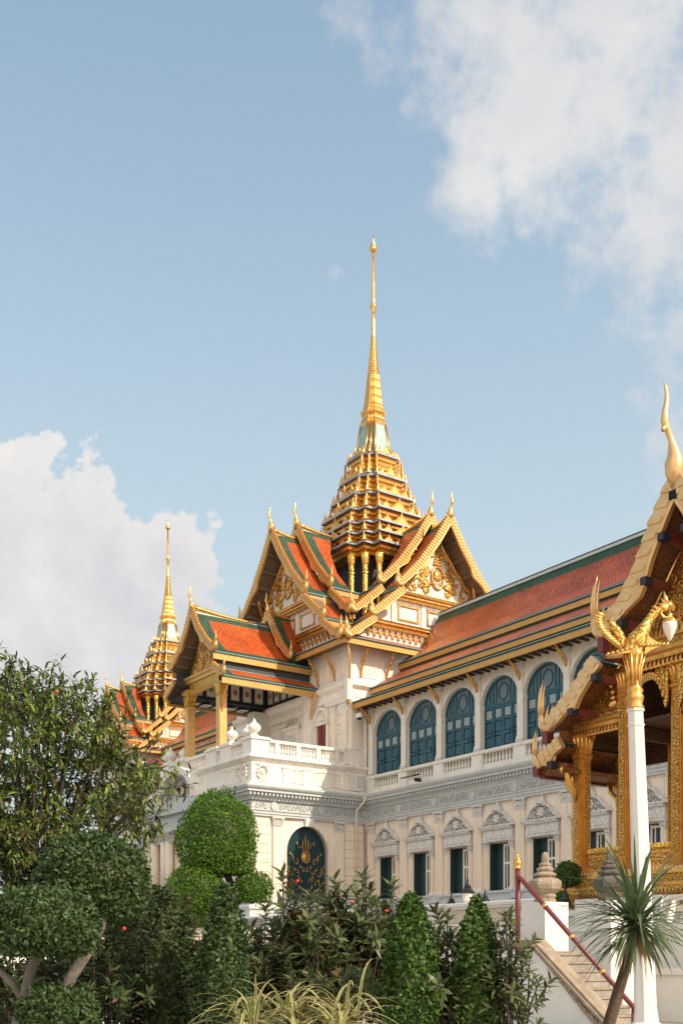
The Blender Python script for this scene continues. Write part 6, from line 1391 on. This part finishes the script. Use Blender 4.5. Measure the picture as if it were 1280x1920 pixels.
whorl_shrub(215, 1760, 13.0, 160, 'low dark bush under the round topiary pads', 16, 'leaf_dark', .16, per=14)
whorl_shrub(600, 1740, 13.4, 300, 'low broad-leaved bush behind the striped spiky plant', 13, 'leaf_shrub', .19, per=18)
whorl_shrub(10, 1700, 14.0, 200, 'dark underbush at the foot of the loose tree', 18, 'leaf_dark', .17, per=16)
for (u, v) in ((557, 1652), (724, 1708), (900, 1723), (660, 1692)):
    q = at(u, v, 13.7)-ws.location; f_ = MB(); f_.ball((0, 0, 0), .028, 'flower_red', 8, 5, (1, 1, .7)); o = f_.build('flower', ws); o.location = q
# --- loose tree at the left
D = 17.0; px = D/FPX; p0_ = at(60, 1900, D)
lt = empty('fruit_tree', (p0_.x, p0_.y, 0), 'large loose-crowned tree with drooping narrow leaves and a few orange fruits', 'tree')
def loose_tree():
    b = MB(); P, A, N = [], [], []
    R_ = lambda u, v, d=0: np.array(rel(u, v, D+d, lt))
    base = np.array([0, 0, 0.]); fork = R_(70, 1760)
    b.tube([tuple(base), tuple(base*.5+fork*.5+np.array([.08, 0, 0])), tuple(fork)], [.16, .12, .10], 'bark_dark', 9)
    # crown outline of the photo read as clumps: (u, v, radius px, weight)
    clumps = [(40, 1325, 58, 1.2), (95, 1318, 52, 1.2), (15, 1298, 42, .6), (145, 1328, 42, .6), (192, 1375, 36, .5), (60, 1370, 80, 1.6), (130, 1380, 75, 1.5), (205, 1420, 55, .8), (270, 1440, 40, .5), (20, 1440, 70, 1.2), (90, 1450, 80, 1.5), (170, 1470, 75, 1.4), (245, 1490, 58, 1.0), (278, 1482, 36, .5), (40, 1530, 80, 1.4), (120, 1550, 70, 1.2), (200, 1560, 62, 1.0), (265, 1550, 45, .6), (30, 1620, 75, 1.8), (0, 1570, 70, 1.8), (70, 1580, 60, 1.3), (-30, 1660, 80, 1.5), (300, 1452, 22, .2), (-40, 1400, 90, 1.4), (-50, 1530, 90, 1.2), (-60, 1335, 80, 1.2), (110, 1620, 60, .6), (262, 1525, 40, .5)]
    for (u, v, r, wgt) in clumps:
        c = R_(u, v, RNG.uniform(-1.3, 1.3)); lim = fork+(c-fork)*.55+np.array([0, 0, .15])
        b.tube([tuple(fork), tuple(fork+(lim-fork)*.5+RNG.normal(size=3)*.08), tuple(lim), tuple(c)], [.06, .045, .03, .012], 'bark_dark', 6)
        rr = r*px
        for k in range(int(40*wgt)):
            s = c+RNG.normal(size=3)*rr*.42*np.array([1, 1.2, .9]); d = unit((RNG.normal(size=3)+np.array([0, 0, .45])+(s-c)/rr).reshape(1, 3))[0]; l = RNG.uniform(.22, .5); e = s+d*l
            b.tube([tuple(c+(s-c)*.5), tuple(s), tuple(e)], [.007, .006, .002], 'bark_dark', 3)
            for t in np.linspace(.08, 1, 15):
                side = unit(RNG.normal(size=(1, 3)))[0]; P.append(s+d*l*t); A.append(side*.8+d*.55+np.array([0, 0, -.30])); N.append(np.array([0, 0, 1.])+RNG.normal(size=3)*.35)
    for (u, v) in ((178, 1262), (165, 1268), (60, 1248), (240, 1300), (20, 1240), (98, 1252)):           # long leading shoots
        s = R_(u-6, v+45); e = R_(u, v); b.tube([tuple(s), tuple((s+e)/2), tuple(e)], [.010, .008, .003], 'bark_dark', 4); d = unit((e-s).reshape(1, 3))[0]; l = np.linalg.norm(e-s)
        for t in np.linspace(.1, 1, 22): side = unit(RNG.normal(size=(1, 3)))[0]; P.append(s+d*l*t); A.append(side*.9+d*.7); N.append(np.array([0, 0, 1.])+RNG.normal(size=3)*.3)
    n = len(P); P, A, N = map(np.array, (P, A, N)); low = (P[:, 2] < R_(0, 1470)[2]); msk = RNG.random(n) < np.where(low, .16, .05); drk = (RNG.random(n) < .35) & ~msk
    for sel, mm in ((~msk & ~drk, 'leaf_loose'), (msk, 'leaf_bronze'), (drk, 'leaf_dark')):
        k = sel.sum(); leafmesh('foliage', P[sel], A[sel], N[sel], .145*RNG.uniform(.6, 1.2, k), .038*RNG.uniform(.8, 1.3, k), mm, lt, fold=.2, curl=.14)
    b.build('trunk', lt)
    for (u, v) in ((106, 1297), (301, 1431)): f_ = MB(); f_.ball((0, 0, 0), .035, 'fruit', 8, 6); o = f_.build('fruit', lt); o.location = R_(u, v, -1.2)
loose_tree()
# --- strap-leaved plants
def straps(name, specs, m, parent, seg=7, m2=None):
    """ribbons: (base, azimuth, pitch, length, width, droop); m2 adds a lengthwise mid stripe"""
    b = MB()
    for (p, az, pit, L, W, dr) in specs:
        p = np.array(p, float); d = np.array([math.cos(az)*math.cos(pit), math.sin(az)*math.cos(pit), math.sin(pit)]); side = np.array([-math.sin(az), math.cos(az), 0]); rows = []
        for i in range(seg+1):
            t = i/seg; w_ = W*(.55+.9*t if t < .35 else .865*(1-(t-.35)/.65)**.7)*.5+.0008; rows.append((p.copy(), side*w_)); d2 = d.copy(); d2[2] -= dr*(t+.15); d2 /= np.linalg.norm(d2); p = p+d2*L/seg
            d = d2 if False else d-np.array([0, 0, dr/seg]); d /= np.linalg.norm(d)
        for (a, s), (c, u_) in zip(rows, rows[1:]):
            lift = np.array([0, 0, .15])*np.linalg.norm(s)
            if m2:
                for (k0, k1, mm) in ((-1, -.42, m), (-.42, .42, m2), (.42, 1, m)): b.face([tuple(a+s*k0+lift*abs(k0)*2), tuple(a+s*k1+lift*abs(k1)*2), tuple(c+u_*k1+lift*abs(k1)*2), tuple(c+u_*k0+lift*abs(k0)*2)], mm)
            else: b.face([tuple(a-s+lift*2), tuple(a), tuple(c), tuple(c-u_+lift*2)], m); b.face([tuple(a), tuple(a+s+lift*2), tuple(c+u_+lift*2), tuple(c)], m)
    return b.build(name, parent)
D = 14.0; px = D/FPX; p0_ = at(1140, 1935, D)
yu = empty('yucca_plant', (p0_.x, p0_.y, 0), 'spiky green rosette plant with long arching leaves on a leaning brown trunk', 'plant')
def yucca():
    R_ = lambda u, v, d=0: rel(u, v, D+d, yu); top = np.array(R_(1192, 1735))
    b = MB(); b.tube([(-.1, 0, 0), R_(1138, 1930), R_(1155, 1870), R_(1172, 1815), R_(1185, 1770), tuple(top)], [.085, .08, .072, .065, .058, .05], 'bark_brown', 10)
    b.build('trunk', yu)
    S = []
    for i in range(185):
        pit = RNG.uniform(-.45, 1.4); az = RNG.uniform(0, 2*math.pi); L = RNG.uniform(.8, 1.3)*(1 if pit > .2 else .85); S.append((top+np.array([0, 0, RNG.uniform(-.12, .08)]), az, pit, L, RNG.uniform(.046, .068), RNG.uniform(.2, .75)))
    straps('leaf_rosette', S, 'leaf_strap', yu)
    straps('dry_leaf', [(top+np.array([0, 0, -.12]), RNG.uniform(0, 6.28), RNG.uniform(-.6, .2), RNG.uniform(.4, .75), .022, RNG.uniform(1.2, 2.2)) for i in range(26)], 'leaf_dry', yu)
yucca()
D = 11.5; px = D/FPX
def striped(u, label, n, seed):
    p = at(u, 1920, D+RNG.uniform(-.5, .5)); t = empty('striped_plant', (p.x, p.y, 0), label, 'plant', 'cream-striped spiky plants in the front bed')
    S = [(np.array([RNG.normal()*.07, RNG.normal()*.07, .78+RNG.uniform(0, .22)]), RNG.uniform(0, 6.28), RNG.uniform(.3, 1.45), RNG.uniform(.58, .96), RNG.uniform(.036, .052), RNG.uniform(.7, 1.5)) for i in range(n)]
    straps('leaf_rosette', S, 'leaf_cream', t, 8, 'leaf_stripe'); b = MB(); b.tube([(0, 0, 0), (0, 0, .95)], [.07, .05], 'bark', 7); b.build('stem', t)
striped(470, 'cream-striped spiky plant at the left end of its row', 60, 1); striped(545, 'cream-striped spiky plant in the middle of its row, fullest of the three', 85, 2); striped(640, 'cream-striped spiky plant at the right end of its row', 62, 3)
D = 12.5
p = at(1040, 1935, D); t = empty('grassy_plant', (p.x, p.y, 0), 'thin dark arching grass clump at the foot of the stair coping', 'plant')
straps('leaf_rosette', [(np.array([RNG.normal()*.04, RNG.normal()*.04, .3]), RNG.uniform(0, 6.28), RNG.uniform(.3, 1.5), RNG.uniform(.45, .85), .016, RNG.uniform(.6, 1.6)) for i in range(46)], 'leaf_strap', t)
b = MB(); b.tube([(0, 0, 0), (0, 0, .4)], [.04, .03], 'bark', 6); b.build('stem', t)
# --- clipped ball by the gilded pavilion
D = 33.0; px = D/FPX; p0_ = at(1058, 1700, D+1.0)
bp_ = empty('topiary_ball', (p0_.x, p0_.y, 2.4), 'small round clipped bush behind the pale stone finial, beside the gilded base', 'topiary')
q = rel(1064, 1640, D+1, bp_); shell('foliage', q, (24*px, 24*px, 24*px), 2600, .075, 'leaf_topiary', bp_); q = rel(1048, 1688, D+1, bp_); shell('foliage', q, (18*px, 18*px, 16*px), 1600, .075, 'leaf_bright', bp_)
b = MB(); b.tube([(0, 0, 0), (0, 0, 1.0)], .05, 'bark_dark', 6); b.build('trunk', bp_)

# --- dense dark bushes behind the hedge, filling the bed at the left
def bush(u, v, D, rx, rz, label, m='leaf_deep', n=7000, L=.07):
    px = D/FPX; p = at(u, v, D); t = empty('bush', (p.x, p.y, 0), label, 'shrub', 'dense dark bushes behind the hedge')
    shell('foliage', (0, 0, p.z), (rx*px, rx*px*.8, rz*px), n, L, m, t, bumps=.14, depth=.4, jitter=1.2); b = MB(); b.tube([(0, 0, 0), (.05, 0, p.z)], [.05, .03], 'bark_dark', 6); b.tube([(.1, 0, 0), (.25, .05, p.z*.9)], [.03, .02], 'bark_dark', 5); b.build('stem', t)
bush(0, 1890, 15.5, 80, 70, 'dense dark bush at the left edge behind the forked grey trunks')
bush(150, 1850, 16.4, 70, 75, 'dense dark bush behind the leaning grey trunk of the dark topiary')
bush(255, 1760, 16.2, 75, 95, 'dense dark bush between the round pads and the first columnar shrub', 'leaf_dark')
bush(360, 1850, 16.0, 60, 80, 'low dense bush between the two left columnar shrubs', 'leaf_deep')
